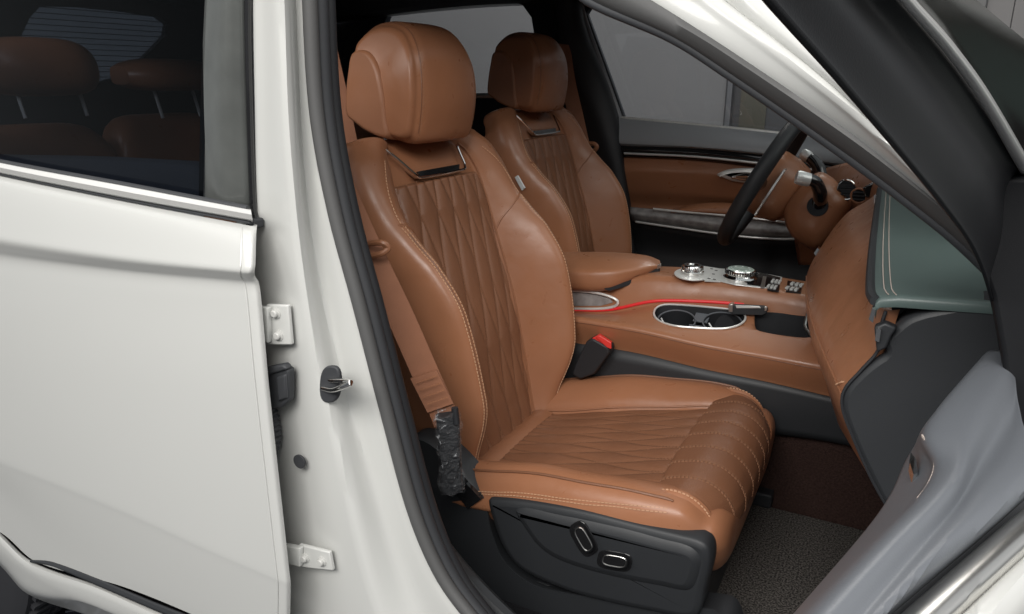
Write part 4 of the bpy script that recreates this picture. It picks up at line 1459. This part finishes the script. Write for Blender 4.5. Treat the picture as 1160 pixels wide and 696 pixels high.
# little bright clips and lamp at the near corner
for pts_, yy, tk in (([(984, 362), (988, 349), (992, 352), (989, 366)], .700, .012), ([(993, 372), (998, 374), (996, 388), (991, 386)], .700, .010), ([(990, 223), (994, 222), (995, 229), (990, 231)], 1.40, .02),
                     ([(991, 246), (995, 245), (995, 252), (991, 253)], 1.30, .02), ([(922, 287), (926, 281), (928, 283), (924, 290)], 1.47, .02)):
    mb = MB(); mb.prism(L(pts_, y=yy), (0, tk, 0), 'chrome'); mb.build('trim_clip', DASH, smooth=False)
mb = MB()
mb.prism(L([(990, 371), (1003, 366), (1016, 372), (1010, 381), (1004, 395), (993, 400)], y=.704), (0, .012, 0), 'charcoal')
mb.build('airbag_bracket', DASH, bevel=.002)
# driver-side dash lower, cluster surround and air vents
mb = MB()
mb.loft([[P(905, 205, y=2.25), P(940, 190, y=2.2), P(985, 182, y=2.0), P(1010, 190, y=1.7)], [P(905, 232, y=2.2), P(940, 222, y=2.1), P(970, 212, y=1.9), P(1000, 210, y=1.6)], [P(900, 262, y=2.2), P(935, 262, y=2.1), P(965, 250, y=1.85), P(1000, 235, y=1.6)], [P(905, 300, y=2.2), P(935, 300, y=2.1), P(960, 290, y=1.9), P(1000, 290, y=1.6)]], 30, 24, 'leather')
mb.build('driver_dash_panel', DASH, solid=.004)
for (cx, cy, rx, ry, yy) in ((959, 215, 10.5, 11, 1.80), (973, 222, 9, 8, 1.74)):
    vt = empty('air_vent', P(cx, cy, y=yy), CAR)
    o_ = [P(cx+rx*math.cos(t), cy+ry*math.sin(t), y=yy) for t in [2*PI*k/36 for k in range(36)]]
    mb = MB(); mb.tube(o_, .0022, 'chrome' if rx > 10 else 'tan_plastic', n=8, closed=True); mb.build('vent_ring', vt)
    mb = MB(); mb.prism([q+np.array((0, .004, 0)) for q in o_], (0, .01, 0), 'gloss_black'); mb.build('vent_core', vt)
    mb = MB()
    for k in (-.5, 0, .5):
        mb.box((P(cx-rx*.8, cy+k*ry, y=yy)+P(cx+rx*.8, cy+k*ry, y=yy))/2, (np.linalg.norm(o_[0]-o_[18])*.8, .004, .003), 'black')
    mb.build('vent_slat', vt, smooth=False)
mb = MB(); mb.prism(L([(977, 213), (996, 203), (998, 226), (980, 224)], y=1.70), (0, .03, 0), 'gloss_black'); mb.build('display_screen', DASH, bevel=.003)

# ---- steering column and wheel
SC = empty('steering_column', P(918, 240, y=1.88), CAR)
mb = MB()
def ring(px, py, rx, ry, y, tilt=0, n=40):
    return [P(px+rx*math.cos(t)*math.cos(tilt)-ry*math.sin(t)*math.sin(tilt), py+rx*math.cos(t)*math.sin(tilt)+ry*math.sin(t)*math.cos(tilt), y=y) for t in [2*PI*k/n for k in range(n)]]
def blob(px, rings, mname):
    m = MB(); m.grid([ring(*r) for r in rings], mname, cu=True, cap=True); return m
col_rings = [(922, 242, 6, 6, 1.765), (922, 242, 19, 22, 1.770), (922, 242, 29, 33, 1.785), (922, 241, 35, 38, 1.815), (921, 240, 36, 40, 1.86), (920, 239, 34, 38, 1.93), (916, 236, 28, 32, 2.0)]
outl = [(887, 243), (892, 228), (905, 212), (918, 200), (930, 195), (945, 203), (954, 215), (964, 228), (960, 245), (950, 262), (937, 276), (925, 284), (910, 278), (895, 265)]
mb = MB(); rws = []
cx_, cy_ = 922, 242
for yy, s_ in ((1.775, .12), (1.777, .5), (1.786, .78), (1.805, .94), (1.84, 1.0), (1.90, .99), (1.96, .93), (2.0, .8)):
    rws.append(cr([P(cx_+(a-cx_)*s_, cy_+(b-cy_)*s_, y=yy) for a, b in outl], 60, closed=True))
mb.grid(rws, 'leather', cu=True, cap=True)
mb.build('column_shroud', SC, angle=75)


def stalk2(pts, r0, r1, tip, rt):
    m = MB(); q = cr([P(a, c, y=yy) for a, c, yy in pts], 24); m.tube(q, list(np.linspace(r0, r1, 24)), 'gloss_black', n=14); o = m.build('stalk', SC)
    m = MB(); t = [P(a, c, y=yy) for a, c, yy in tip]; m.tube(t, [rt*.92, rt, rt, rt*.9], 'silver_tip', n=20)
    ax = t[0]-t[-1]; ax /= np.linalg.norm(ax)
    m.build('stalk_tip', SC)


stalk2([(928, 232, 1.79), (929, 219, 1.74), (924, 207, 1.72), (915, 203, 1.71)], .017, .0125, [(917, 204, 1.712), (911, 203, 1.708), (906, 201.5, 1.704), (902, 200.5, 1.702)], .0155)
stalk2([(930, 203, 1.95), (927, 190, 1.96), (920, 181, 1.97), (913, 177, 1.975)], .017, .012, [(917, 179, 1.972), (914, 177, 1.974), (911, 175.5, 1.976), (908, 174.5, 1.977)], .0145)
mb = MB(); mb.lathe([(.0001, -.002), (.022, -.002), (.024, .004)], P(926, 234, y=1.775), (0, 1, 0), 'gloss_black', n=24); mb.build('stalk_collar', SC)

SW = empty('steering_wheel', P(872, 208, y=1.88), CAR)
# rim: a real circle, tilted like the column
c_w = np.array((-.305, 1.885, .995)); tiltw = math.radians(27)
upw = np.array((math.sin(tiltw), 0, math.cos(tiltw))); lat = np.array((0, 1., 0)); Rw = .172
rim = [c_w+upw*Rw*math.cos(t)+lat*Rw*math.sin(t) for t in [2*PI*k/72 for k in range(72)]]
mb = MB(); mb.tube(rim, .0185, 'charcoal', n=18, closed=True, up=(-1, 0, 0)); mb.build('rim', SW)
axw = np.cross(lat, upw); axw = axw if axw[0] < 0 else -axw
# hub back in tan, spokes
mb = MB()
def hubring(r1, r2, off): return [c_w+upw*(r2*math.copysign(abs(math.cos(t))**.7, math.cos(t))-.005)+lat*r1*math.copysign(abs(math.sin(t))**.7, math.sin(t))-axw*off for t in [2*PI*k/40 for k in range(40)]]
mb.grid([hubring(.06, .055, -.02), hubring(.085, .075, -.01), hubring(.09, .08, .01), hubring(.088, .078, .045), hubring(.08, .07, .075), hubring(.06, .05, .09)], 'leather', cu=True, cap=True)
mb.build('hub', SW, angle=70)
for sg in (-1, 1):
    mb = MB(); a_ = c_w+lat*sg*.07; b_ = c_w+lat*sg*(Rw-.008)
    mb.tube([a_, (a_+b_)/2, b_], [.022, .015, .012], 'gloss_black', n=10, up=tuple(upw)); mb.build('spoke', SW)
    mb = MB(); p0 = c_w+lat*sg*.092+upw*.055-axw*.035; p1 = c_w+lat*sg*.100-upw*.065-axw*.035
    mb.ribbon(cr([p0, (p0+p1)/2+lat*sg*.006, p1], 14), lat*.012, .0022, axw, 'satin_chrome'); mb.build('paddle', SW, smooth=False)

# ================================================================== driver door, seen from inside
DD = empty('driver_door', P(800, 240, y=2.35), CAR)
DD['label'] = 'closed driver door with tan leather and dark wood trim'
mb = MB()
mb.loft([L([(690, 131), (704, 134), (790, 142), (880, 151), (1010, 166), (1060, 172)], y=2.36), L([(690, 133), (704, 137), (790, 145), (880, 154), (1010, 170), (1060, 176)], y=2.335), L([(690, 146), (704, 150), (790, 156), (880, 164), (1010, 181), (1060, 187)], y=2.30), L([(690, 160), (706, 162), (790, 166), (880, 175), (1010, 193), (1060, 199)], y=2.285), L([(690, 164), (706, 166), (790, 169), (880, 178), (1010, 197), (1060, 203)], y=2.30)], 40, 20, 'greypad')
mb.build('upper_pad', DD, solid=.004)
mb = MB(); mb.tube(cr(L([(704, 134), (790, 142), (880, 151), (1010, 166)], y=2.355), 20), .006, 'silver', n=8); mb.build('window_ledge', DD)
mb = MB()
mb.loft([L([(700, 164), (790, 168), (880, 177), (960, 188), (1040, 198)], y=2.296), L([(700, 170), (790, 174), (880, 184), (960, 195), (1040, 205)], y=2.285), L([(700, 178), (790, 182), (880, 193), (960, 204), (1040, 214)], y=2.300)], 30, 10, 'gloss_black')
mb.build('gloss_band', DD, solid=.003)
mb = MB(); mb.tube(cr(L([(707, 174), (790, 178), (880, 187.5), (940, 195), (985, 198)], y=2.280), 24), .0034, 'silver', n=8)
mb.tube(cr(L([(707, 163), (790, 167.5), (880, 176.5), (985, 190)], y=2.287), 24), .0014, 'chrome', n=6); mb.build('chrome_strip', DD)
mb = MB()
mb.loft([L([(700, 177), (790, 181), (880, 191), (1000, 205)], y=2.305), L([(700, 190), (790, 193), (880, 202), (1000, 216)], y=2.292), L([(700, 196), (790, 198.5), (880, 208), (1000, 222)], y=2.290), L([(700, 215), (790, 219), (880, 229), (1000, 243)], y=2.300), L([(706, 230), (760, 232), (800, 232), (880, 238), (1000, 252)], y=2.32), L([(706, 236), (765, 239), (800, 240), (880, 250), (1000, 262)], y=2.318)], 40, 30, 'leather')
mb.build('leather_insert', DD, solid=.003)
mb = MB()
mb.loft([L([(764, 238), (785, 232), (815, 230), (850, 233), (890, 240), (940, 248)], y=2.285), L([(762, 240), (785, 236), (815, 235), (850, 239), (890, 246), (940, 254)], y=2.25), L([(760, 241), (785, 241), (815, 242.5), (850, 246), (890, 251), (940, 259)], y=2.245)], 30, 10, 'leather')
mb.build('armrest', DD, solid=.004)
mb = MB()
mb.loft([L([(714, 235), (765, 239.5), (830, 245), (890, 252), (940, 260)], y=2.262), L([(714, 242), (765, 248), (830, 257), (890, 263), (940, 266)], y=2.238), L([(716, 251), (765, 258), (830, 267), (880, 271), (925, 270)], y=2.262)], 40, 12, 'wood')
mb.build('wood_panel', DD, solid=.003)
mb = MB()
mb.tube(cr(L([(740, 237), (765, 239.5), (830, 245), (890, 252), (940, 259)], y=2.246), 30), .004, 'silver', n=8)
mb.tube(cr(L([(720, 251.5), (765, 258), (830, 267), (880, 271), (925, 270)], y=2.242), 30), .0036, 'silver', n=8)
mb.build('wood_trim_strip', DD)
mb = MB()
mb.loft([L([(706, 246), (765, 258), (830, 267), (880, 271), (990, 272)], y=2.275), L([(700, 280), (765, 285), (830, 292), (880, 296), (990, 300)], y=2.30), L([(690, 310), (765, 316), (830, 324), (880, 330), (990, 340)], y=2.28), L([(690, 420), (765, 426), (830, 434), (880, 440), (990, 450)], y=2.30)], 30, 16, 'black')
mb.build('lower_panel', DD, solid=.003)
dh = empty('door_handle', P(845, 198, y=2.28), CAR)
mb = MB(); hb = cr(L([(812, 198), (824, 192.5), (845, 190.5), (872, 192), (890, 197), (880, 206), (858, 208), (832, 206), (820, 202)], y=2.280), 50, closed=True)
mb.grid([hb, inset(hb, .004, -.008), inset(hb, .012, -.010)], 'silver', cu=True); mb.prism(inset(hb, .010, -.004), (0, .003, 0), 'gloss_black'); mb.build('handle_bezel', dh)
mb = MB(); mb.loft([L([(830, 199), (845, 196), (862, 195.5), (880, 197)], y=2.272), L([(828, 201), (845, 200), (862, 200.5), (880, 202)], y=2.262), L([(830, 203), (845, 205), (862, 206), (878, 206)], y=2.270)], 20, 8, 'chrome'); mb.build('handle_lever', dh, solid=.003)

# ================================================================== rear bench behind the tinted glass
RS = empty('rear_seat', (-1.6, 1.53, .6), CAR)
mb = MB()
def bench(y0, y1, top, xf, mname='leather'):
    prof_ = [(xf+.16, .55), (xf+.06, .72), (xf, .92), (xf-.05, top-.03), (xf-.08, top), (xf-.13, top), (xf-.16, top-.04), (xf-.10, .75), (xf-.02, .52)]
    pp = cr([np.array((a, 0, b)) for a, b in prof_], 50, closed=True)
    rows = []
    c = sum(pp)/len(pp)
    for t in np.linspace(-1, 1, 31):
        s = (1-abs(t)**8*.25); bul = .03*(abs(t)**2)*0
        rows.append([c+(q-c)*s+np.array((.025*math.cos(t*PI)*-.4, (y0+y1)/2+t*(y1-y0)/2, 0)) for q in pp])
    mb.grid(rows, mname, cu=True, cap=True)
bench(.74, 1.14, 1.125, -1.62); bench(1.15, 1.48, 1.135, -1.63); bench(1.49, 2.3, 1.125, -1.62)
mb.build('backrest', RS)
def rhead(cx, cy, w, h, y0, z=None, mname='leather'):
    c = P(cx, cy, x=-1.68) if False else np.array((-1.66, y0, P(cx, cy, y=y0)[2]))
    c = P(cx, cy, y=y0)
    pr = cr([np.array((a, 0, b)) for a, b in [(.05, -h*.42), (.06, 0), (.04, h*.4), (0, h*.5), (-.05, h*.42), (-.06, 0), (-.05, -h*.4), (0, -h*.5)]], 40, closed=True)
    rows = []
    for t in np.linspace(-1, 1, 31):
        s = (1-abs(t)**4*.45); rows.append([c+np.array((q[0]*s-.02*t*t, t*w/2, q[2]*s-.02*t*t*h)) for q in pr])
    m = MB(); m.grid(rows, mname, cu=True, cap=True); m.build('headrest', RS)
    return c
h1 = rhead(46, 76, .235, .115, .955); h2 = rhead(194, 85, .25, .075, 1.285)
rhead(300, 88, .24, .115, 1.75)
for c, dy in ((h1, -.06), (h1, .07), (h2, -.055), (h2, .055)):
    mb = MB(); mb.tube([c+np.array((0, dy, -.03)), c+np.array((.02, dy, -.10))], .004, 'steel', n=8); mb.build('headrest_post', RS)
mb = MB(); mb.box((-1.95, 1.53, .95), (.55, 1.7, .02), 'headliner'); mb.build('parcel_shelf', CAR, smooth=False)

# ================================================================== the open front door
hc = np.array((.085, .65, 0)); dn = np.array((.973, -.23, 0.))
def D(px, py, off=0.0): return PP(px, py, hc+dn*off, dn)
FD = empty('front_door', (.085, .65, .3), CAR)
FD['label'] = 'open front passenger door with dark inner frame'
zb = 1.02
def Z(px, py, dz=0.): return P(px, py, z=zb+dz)
mb = MB()
rowsz = [
    [Z(1112, 408, -.040), Z(1090, 436, -.040), Z(1058, 478, -.042), Z(1030, 520, -.05), Z(1012, 560, -.05), Z(985, 600, -.05), Z(900, 700, -.05), Z(840, 770, -.05)],
    [Z(1118, 402, -.012), Z(1093, 430, -.012), Z(1062, 468, -.012), Z(1044, 497, -.014), Z(1056, 530, -.016), Z(1038, 566, -.014), Z(1000, 606, -.012), Z(914, 696, -.012), Z(850, 768, -.012)],
    [Z(1124, 399, -.003), Z(1100, 428, -.003), Z(1070, 464, -.003), Z(1054, 496, -.004), Z(1064, 530, -.005), Z(1046, 566, -.003), Z(1008, 607, -.002), Z(924, 696, -.002), Z(862, 768, -.002)],
    [Z(1140, 400, 0), Z(1132, 430, .0), Z(1110, 470, .001), Z(1096, 500, .001), Z(1084, 540, .001), Z(1062, 570, .001), Z(1020, 612, .001), Z(940, 700, .001), Z(880, 768, .001)],
    [Z(1150, 440, -.006), Z(1146, 470, -.007), Z(1128, 500, -.008), Z(1108, 530, -.008), Z(1088, 565, -.007), Z(1060, 600, -.005), Z(1020, 645, -.004), Z(960, 715, -.003), Z(905, 780, -.003)],
    [Z(1165, 500, -.004), Z(1160, 510, -.004), Z(1140, 535, -.004), Z(1120, 560, -.004), Z(1096, 590, -.003), Z(1070, 618, -.002), Z(1040, 650, -.002), Z(980, 715, -.002), Z(925, 780, -.002)],
    [Z(1185, 525, -.006), Z(1175, 537, -.006), Z(1160, 552, -.006), Z(1130, 580, -.006), Z(1100, 606, -.006), Z(1070, 632, -.006), Z(1040, 657, -.006), Z(985, 705, -.006), Z(930, 760, -.006)],
    [Z(1188, 535, -.020), Z(1178, 545, -.020), Z(1163, 559, -.020), Z(1133, 586, -.020), Z(1103, 612, -.020), Z(1073, 637, -.020), Z(1043, 662, -.020), Z(988, 710, -.020), Z(930, 768, -.020)],
]
mb.loft(rowsz, 60, 50, 'slate')
mb.build('door_pad', FD, solid=.003)
mb = MB()
for o_ in (4, 9):
    mb.stitch(cr([Z(1040+o_, 494, -.006), Z(1050+o_, 512, -.007), Z(1054+o_, 530, -.008), Z(1046+o_, 552, -.007), Z(1034+o_, 568, -.006)], 30), (0, 0, 1), mname='thread_pale', step=.004, ln=.003, w=.0009)
mb.build('pad_stitching', FD)
mb = MB(); mb.prism(L([(1030, 522), (1036, 530), (1038, 546), (1033, 548), (1029, 534)], z=zb-.03), (0, 0, .006), 'chrome'); mb.build('door_latch', FD, smooth=False)
mb = MB(); mb.loft([[Z(1040, 552, -.024), Z(1026, 572, -.024), Z(1008, 592, -.024)], [Z(1034, 562, -.03), Z(1020, 580, -.03), Z(1004, 598, -.03)], [Z(1030, 575, -.08), Z(1016, 594, -.08), Z(1000, 612, -.08)]], 14, 8, 'leather'); mb.build('door_panel', FD, solid=.003)
# gap, then stepped bright belt mouldings towards the outside
mb = MB()
mb.loft([[Z(1195, 540, -.022), Z(1160, 562, -.022), Z(1100, 615, -.022), Z(1040, 664, -.022), Z(960, 738, -.022)], [Z(1200, 552, -.026), Z(1162, 580, -.026), Z(1100, 632, -.026), Z(1046, 680, -.026), Z(975, 745, -.026)]], 30, 4, 'rubber')
mb.build('glass_slot_seal', FD, solid=.003)
mb = MB()
steps = [((1205, 548), (1162, 577), (1100, 630), (1036, 686), (970, 745), -.014), ((1210, 556), (1166, 588), (1106, 640), (1046, 692), (985, 748), -.008), ((1218, 568), (1172, 604), (1116, 654), (1066, 700), (1005, 755), -.008), ((1224, 574), (1180, 610), (1124, 660), (1076, 704), (1015, 758), -.014)]
mb.loft([[Z(a, b, s_[5]) for a, b in s_[:5]] for s_ in steps], 30, 14, 'satin_chrome')
mb.build('belt_moulding', FD, solid=.002)
mb = MB()
steps = [((1224, 576), (1180, 612), (1124, 662), (1076, 706), (1015, 760), -.016), ((1230, 590), (1186, 626), (1136, 676), (1096, 716), (1030, 770), -.012), ((1240, 610), (1196, 650), (1150, 700), (1110, 740), (1050, 790), -.02), ((1250, 640), (1210, 690), (1170, 740), (1130, 780), (1080, 830), -.06)]
mb.loft([[Z(a, b, s_[5]) for a, b in s_[:5]] for s_ in steps], 30, 14, 'paint')
mb.build('outer_skin', FD, solid=.002)
# window frame of the open door
mb = MB()
fl = [(780, -110), (871, 0), (962, 103), (1064, 226), (1103, 282), (1122, 335), (1134, 400), (1146, 490), (1150, 520)]
fg = [(840, -110), (940, 0), (1022, 103), (1098, 202), (1128, 262), (1144, 322), (1152, 400), (1160, 490), (1165, 520)]
fm_ = [(890, -110), (975, 0), (1060, 103), (1124, 190), (1152, 245), (1172, 310), (1180, 400), (1186, 490), (1190, 520)]
fr_ = [(925, -110), (1018, 0), (1086, 80), (1140, 160), (1180, 230), (1205, 300), (1215, 400), (1220, 490), (1222, 520)]
mb.loft([[D(a, b, -.010) for a, b in fl], [D(a+2, b, -.014) for a, b in fl], [D(a, b, -.0125) for a, b in fg], [D(a, b, -.015) for a, b in fm_], [D(a, b, -.010) for a, b in fr_]], 60, 40, 'frame_black')
mb.build('window_frame', FD, solid=.002)
mb = MB(); kn_ = cr([D(a, b, -.0135) for a, b in fg[:7]], 60); mb.tube(kn_, [.0004+.0012*min(1, np.linalg.norm(q-CAM)/.5) for q in kn_], 'gloss_black', n=6); mb.build('frame_groove', FD)
mb = MB()
sp_ = [(1076, 244), (1103, 282), (1122, 335), (1134, 400), (1147, 488), (1160, 512), (1270, 530), (1270, 300), (1210, 200), (1130, 200)]
mb.prism(L(sp_, y=.605), (0, .02, 0), 'frame_black'); mb.build('sail_panel', FD, bevel=.004)
mb = MB()
ch = [(938, -110), (1028, 0), (1072, 50), (1112, 105), (1150, 170), (1175, 215), (1210, 290)]
cmid = cr([D(a, b, -.006) for a, b in ch], 60)
dc = [np.linalg.norm(q-CAM) for q in cmid]
mb.tube(cmid, [.0065*d_ for d_ in dc], 'silver', n=12)
mb.build('frame_strip', FD)
mb = MB()
tg_ = [cmid[min(i+1, 59)]-cmid[max(i-1, 0)] for i in range(60)]
sd = []
for q, t in zip(cmid, tg_):
    n_ = np.cross(t, q-CAM); n_ /= np.linalg.norm(n_); sd.append(n_ if n_.dot(RT) > 0 else -n_)
wd = .036+.20*np.linspace(0, 1, 60)**1.6
mb.grid([[q+n_*d_*.004+dn*.001 for q, n_, d_ in zip(cmid, sd, dc)], [q+n_*d_*.012+dn*.002*0 for q, n_, d_ in zip(cmid, sd, dc)], [q+n_*d_*w_*.6+dn*.003*0 for q, n_, d_, w_ in zip(cmid, sd, dc, wd)], [q+n_*d_*w_+(q-CAM)*.02 for q, n_, d_, w_ in zip(cmid, sd, dc, wd)], [q+n_*d_*w_*1.02+(q-CAM)*.08 for q, n_, d_, w_ in zip(cmid, sd, dc, wd)]], 'trim_black')
mb.build('frame_outer_trim', FD)

# ================================================================== showroom behind the car
YW = 4.6
def wallq(pxa, pxb, name, mname, label, cat, y=YW, group=None, z0=0, z1=3.2, th=.04):
    xa, xb = P(pxa, 60, y=y)[0], P(pxb, 60, y=y)[0]
    mb = MB(); mb.box(((xa+xb)/2, y+th/2, (z0+z1)/2), (xb-xa, th, z1-z0), mname)
    return tag(mb.build(name, None, smooth=False, bevel=.004), label, cat, group)
wallq(240, 826, 'wall_panel', 'wall_grey', 'plain dark grey wall panel seen through the driver window', 'wall panel')
wallq(826.8, 833, 'wall_post', 'metal_post', 'slim dark metal post in the driver window beside the dark glass', 'post', y=YW-.03)
xa, xb = P(833.5, 60, y=YW)[0], P(1078, 60, y=YW)[0]
mb = MB(); mb.box(((xa+xb)/2, YW+.03, 1.6), (xb-xa, .02, 3.2), 'wall_dark')
gw = mb.build('glass_partition', None, smooth=False); tag(gw, 'dark glass partition right of the slim post behind the steering wheel', 'partition')
mb = MB(); xx = P(838, 120, y=YW)[0]; xy = P(868, 120, y=YW)[0]
mb.box(((xx+xy)/2, YW+.015, 1.0), (xy-xx, .006, .42), 'yellow_reflection'); mb.build('reflection_patch', gw, smooth=False)  # tinted plate standing in for a yellowish reflection in the partition glass
wallq(1078, 1088, 'wall_post', 'wall_dark', 'black upright post at the upper right beyond the door frame', 'post', y=YW-.02)
wallq(1089, 1094, 'wall_post', 'metal_post', 'thin grey metal post between two black uprights at the upper right', 'post', y=YW-.02)
wallq(1095, 1108, 'wall_post', 'wall_dark', 'wide black upright post bordering the grey wall at the upper right', 'post', y=YW-.02)
wallq(1108.5, 1139, 'wall_panel', 'wall_grey', 'narrow grey wall panel between black upright and panel joint at the upper right', 'wall panel')
wallq(1139.6, 1420, 'wall_panel', 'wall_grey', 'grey wall panel at the far right edge beyond the panel joint', 'wall panel')
mb = MB(); mb.box((-5.2, -1.0, 1.6), (.05, 14, 3.2), 'backdrop'); tag(mb.build('wall', None, smooth=False), 'pale grey wall behind the car, seen through its rear window', 'wall')
xa, xb = P(430, 50, y=YW)[0], P(640, 50, y=YW)[0]
# bonnet and far wing, past the door frame
mb = MB()
mb.loft([[(.42, 1.0, 1.00), (.42, 1.53, 1.02), (.42, 2.35, .99)], [(.8, .85, .99), (.8, 1.53, 1.02), (.8, 2.36, .98)], [(1.4, .85, .90), (1.4, 1.53, .94), (1.4, 2.3, .88)]], 20, 16, 'paint')
mb.build('bonnet', CAR, solid=.004)
fa = [(-.46, 2.33, 1.44), (-.20, 2.37, 1.30), (.08, 2.41, 1.14), (.40, 2.42, 1.02)]
mb = MB(); mb.tube(cr(fa, 20), .030, 'paint', n=10); mb.build('far_windscreen_pillar', CAR)
mb = MB()
mb.loft([[(-.44, .84, 1.45), (-.40, 1.53, 1.52), (-.44, 2.30, 1.45)], [(-.05, .78, 1.28), (.05, 1.53, 1.31), (-.05, 2.36, 1.27)], [(.40, .74, 1.03), (.52, 1.53, 1.04), (.40, 2.40, 1.03)]], 20, 16, 'clear_glass')
mb.build('windscreen', CAR)

# tread plate on the ground under the rear arch
mb = MB()
mb.box((-1.55, .95, .006), (.9, .8, .01), 'tread')
k = 0
for i in range(22):
    for j in range(20):
        t = (PI/4 if (i+j) % 2 else -PI/4)
        x_, y_ = -1.98+i*.04, .57+j*.04
        mb.box((x_, y_, .0125), (.026, .006, .003), 'tread_bar', ((math.cos(t), math.sin(t), 0), (-math.sin(t), math.cos(t), 0), (0, 0, 1)))
tp = mb.build('tread_plate', None, smooth=False); tag(tp, 'dark metal tread plate with raised bars on the floor under the rear wheel arch', 'tread plate')

# ================================================================== light
w = bpy.data.worlds.new('World'); S.world = w; w.use_nodes = True
wn = w.node_tree; bg = wn.nodes['Background']; bg.inputs['Strength'].default_value = .53
tcw = wn.nodes.new('ShaderNodeTexCoord'); sep = wn.nodes.new('ShaderNodeSeparateXYZ'); rp = wn.nodes.new('ShaderNodeValToRGB')
mr = wn.nodes.new('ShaderNodeMapRange'); mr.inputs['From Min'].default_value = -1; mr.inputs['From Max'].default_value = 1
wn.links.new(tcw.outputs['Generated'], sep.inputs[0]); wn.links.new(sep.outputs['Z'], mr.inputs['Value'])
nz = wn.nodes.new('ShaderNodeTexNoise'); nz.inputs['Scale'].default_value = 2.2; nz.inputs['Detail'].default_value = 3
wn.links.new(tcw.outputs['Generated'], nz.inputs['Vector'])
ad = wn.nodes.new('ShaderNodeMath'); ad.operation = 'MULTIPLY_ADD'; ad.inputs[1].default_value = .22; ad.inputs[2].default_value = -.11
wn.links.new(nz.outputs['Fac'], ad.inputs[0]); a2 = wn.nodes.new('ShaderNodeMath'); a2.operation = 'ADD'
wn.links.new(mr.outputs['Result'], a2.inputs[0]); wn.links.new(ad.outputs[0], a2.inputs[1]); wn.links.new(a2.outputs[0], rp.inputs['Fac'])
el = rp.color_ramp.elements
el[0].position = .30; el[0].color = (.30, .30, .31, 1); el[1].position = .95; el[1].color = (1.25, 1.27, 1.30, 1)
for ps, cl in ((.46, (.42, .43, .44, 1)), (.54, (.62, .64, .66, 1)), (.62, (1.0, 1.03, 1.06, 1)), (.75, (.78, .80, .83, 1))):
    e_ = el.new(ps); e_.color = cl
wn.links.new(rp.outputs['Color'], bg.inputs['Color'])


def area(name, loc, tgt, sx, sy, power, col=(1, .97, .93)):
    l = bpy.data.lights.new(name, 'AREA'); l.shape = 'RECTANGLE'; l.size = sx; l.size_y = sy; l.energy = power; l.color = col
    o = bpy.data.objects.new(name, l); COL.objects.link(o); o.location = loc
    d = Vector(tgt)-Vector(loc); o.rotation_euler = d.to_track_quat('-Z', 'Y').to_euler()
    return o


area('overhead_lamp', (.1, -1.5, 2.9), (-.4, 1.1, .6), 2.4, 1.2, 118)
area('overhead_lamp', (-2.2, -1.7, 2.7), (.0, 1.0, .8), 1.6, 1.0, 28)  # added to brighten the dash face, no known fitting there
area('overhead_lamp', (2.2, .6, 3.0), (.0, 1.4, .8), 2.0, 2.0, 26)
area('overhead_lamp', (-.6, 3.5, 2.9), (-.25, 1.7, .8), 1.6, .8, 42)
area('overhead_lamp', (-2.5, 3.8, 3.0), (-2.0, 4.4, .8), 3.0, .8, 28)

S.view_settings.view_transform = 'Standard'
S.view_settings.look = 'None'
S.view_settings.exposure = 0
S.view_settings.gamma = 1
S.cycles.max_bounces = 8
S.cycles.transparent_max_bounces = 12
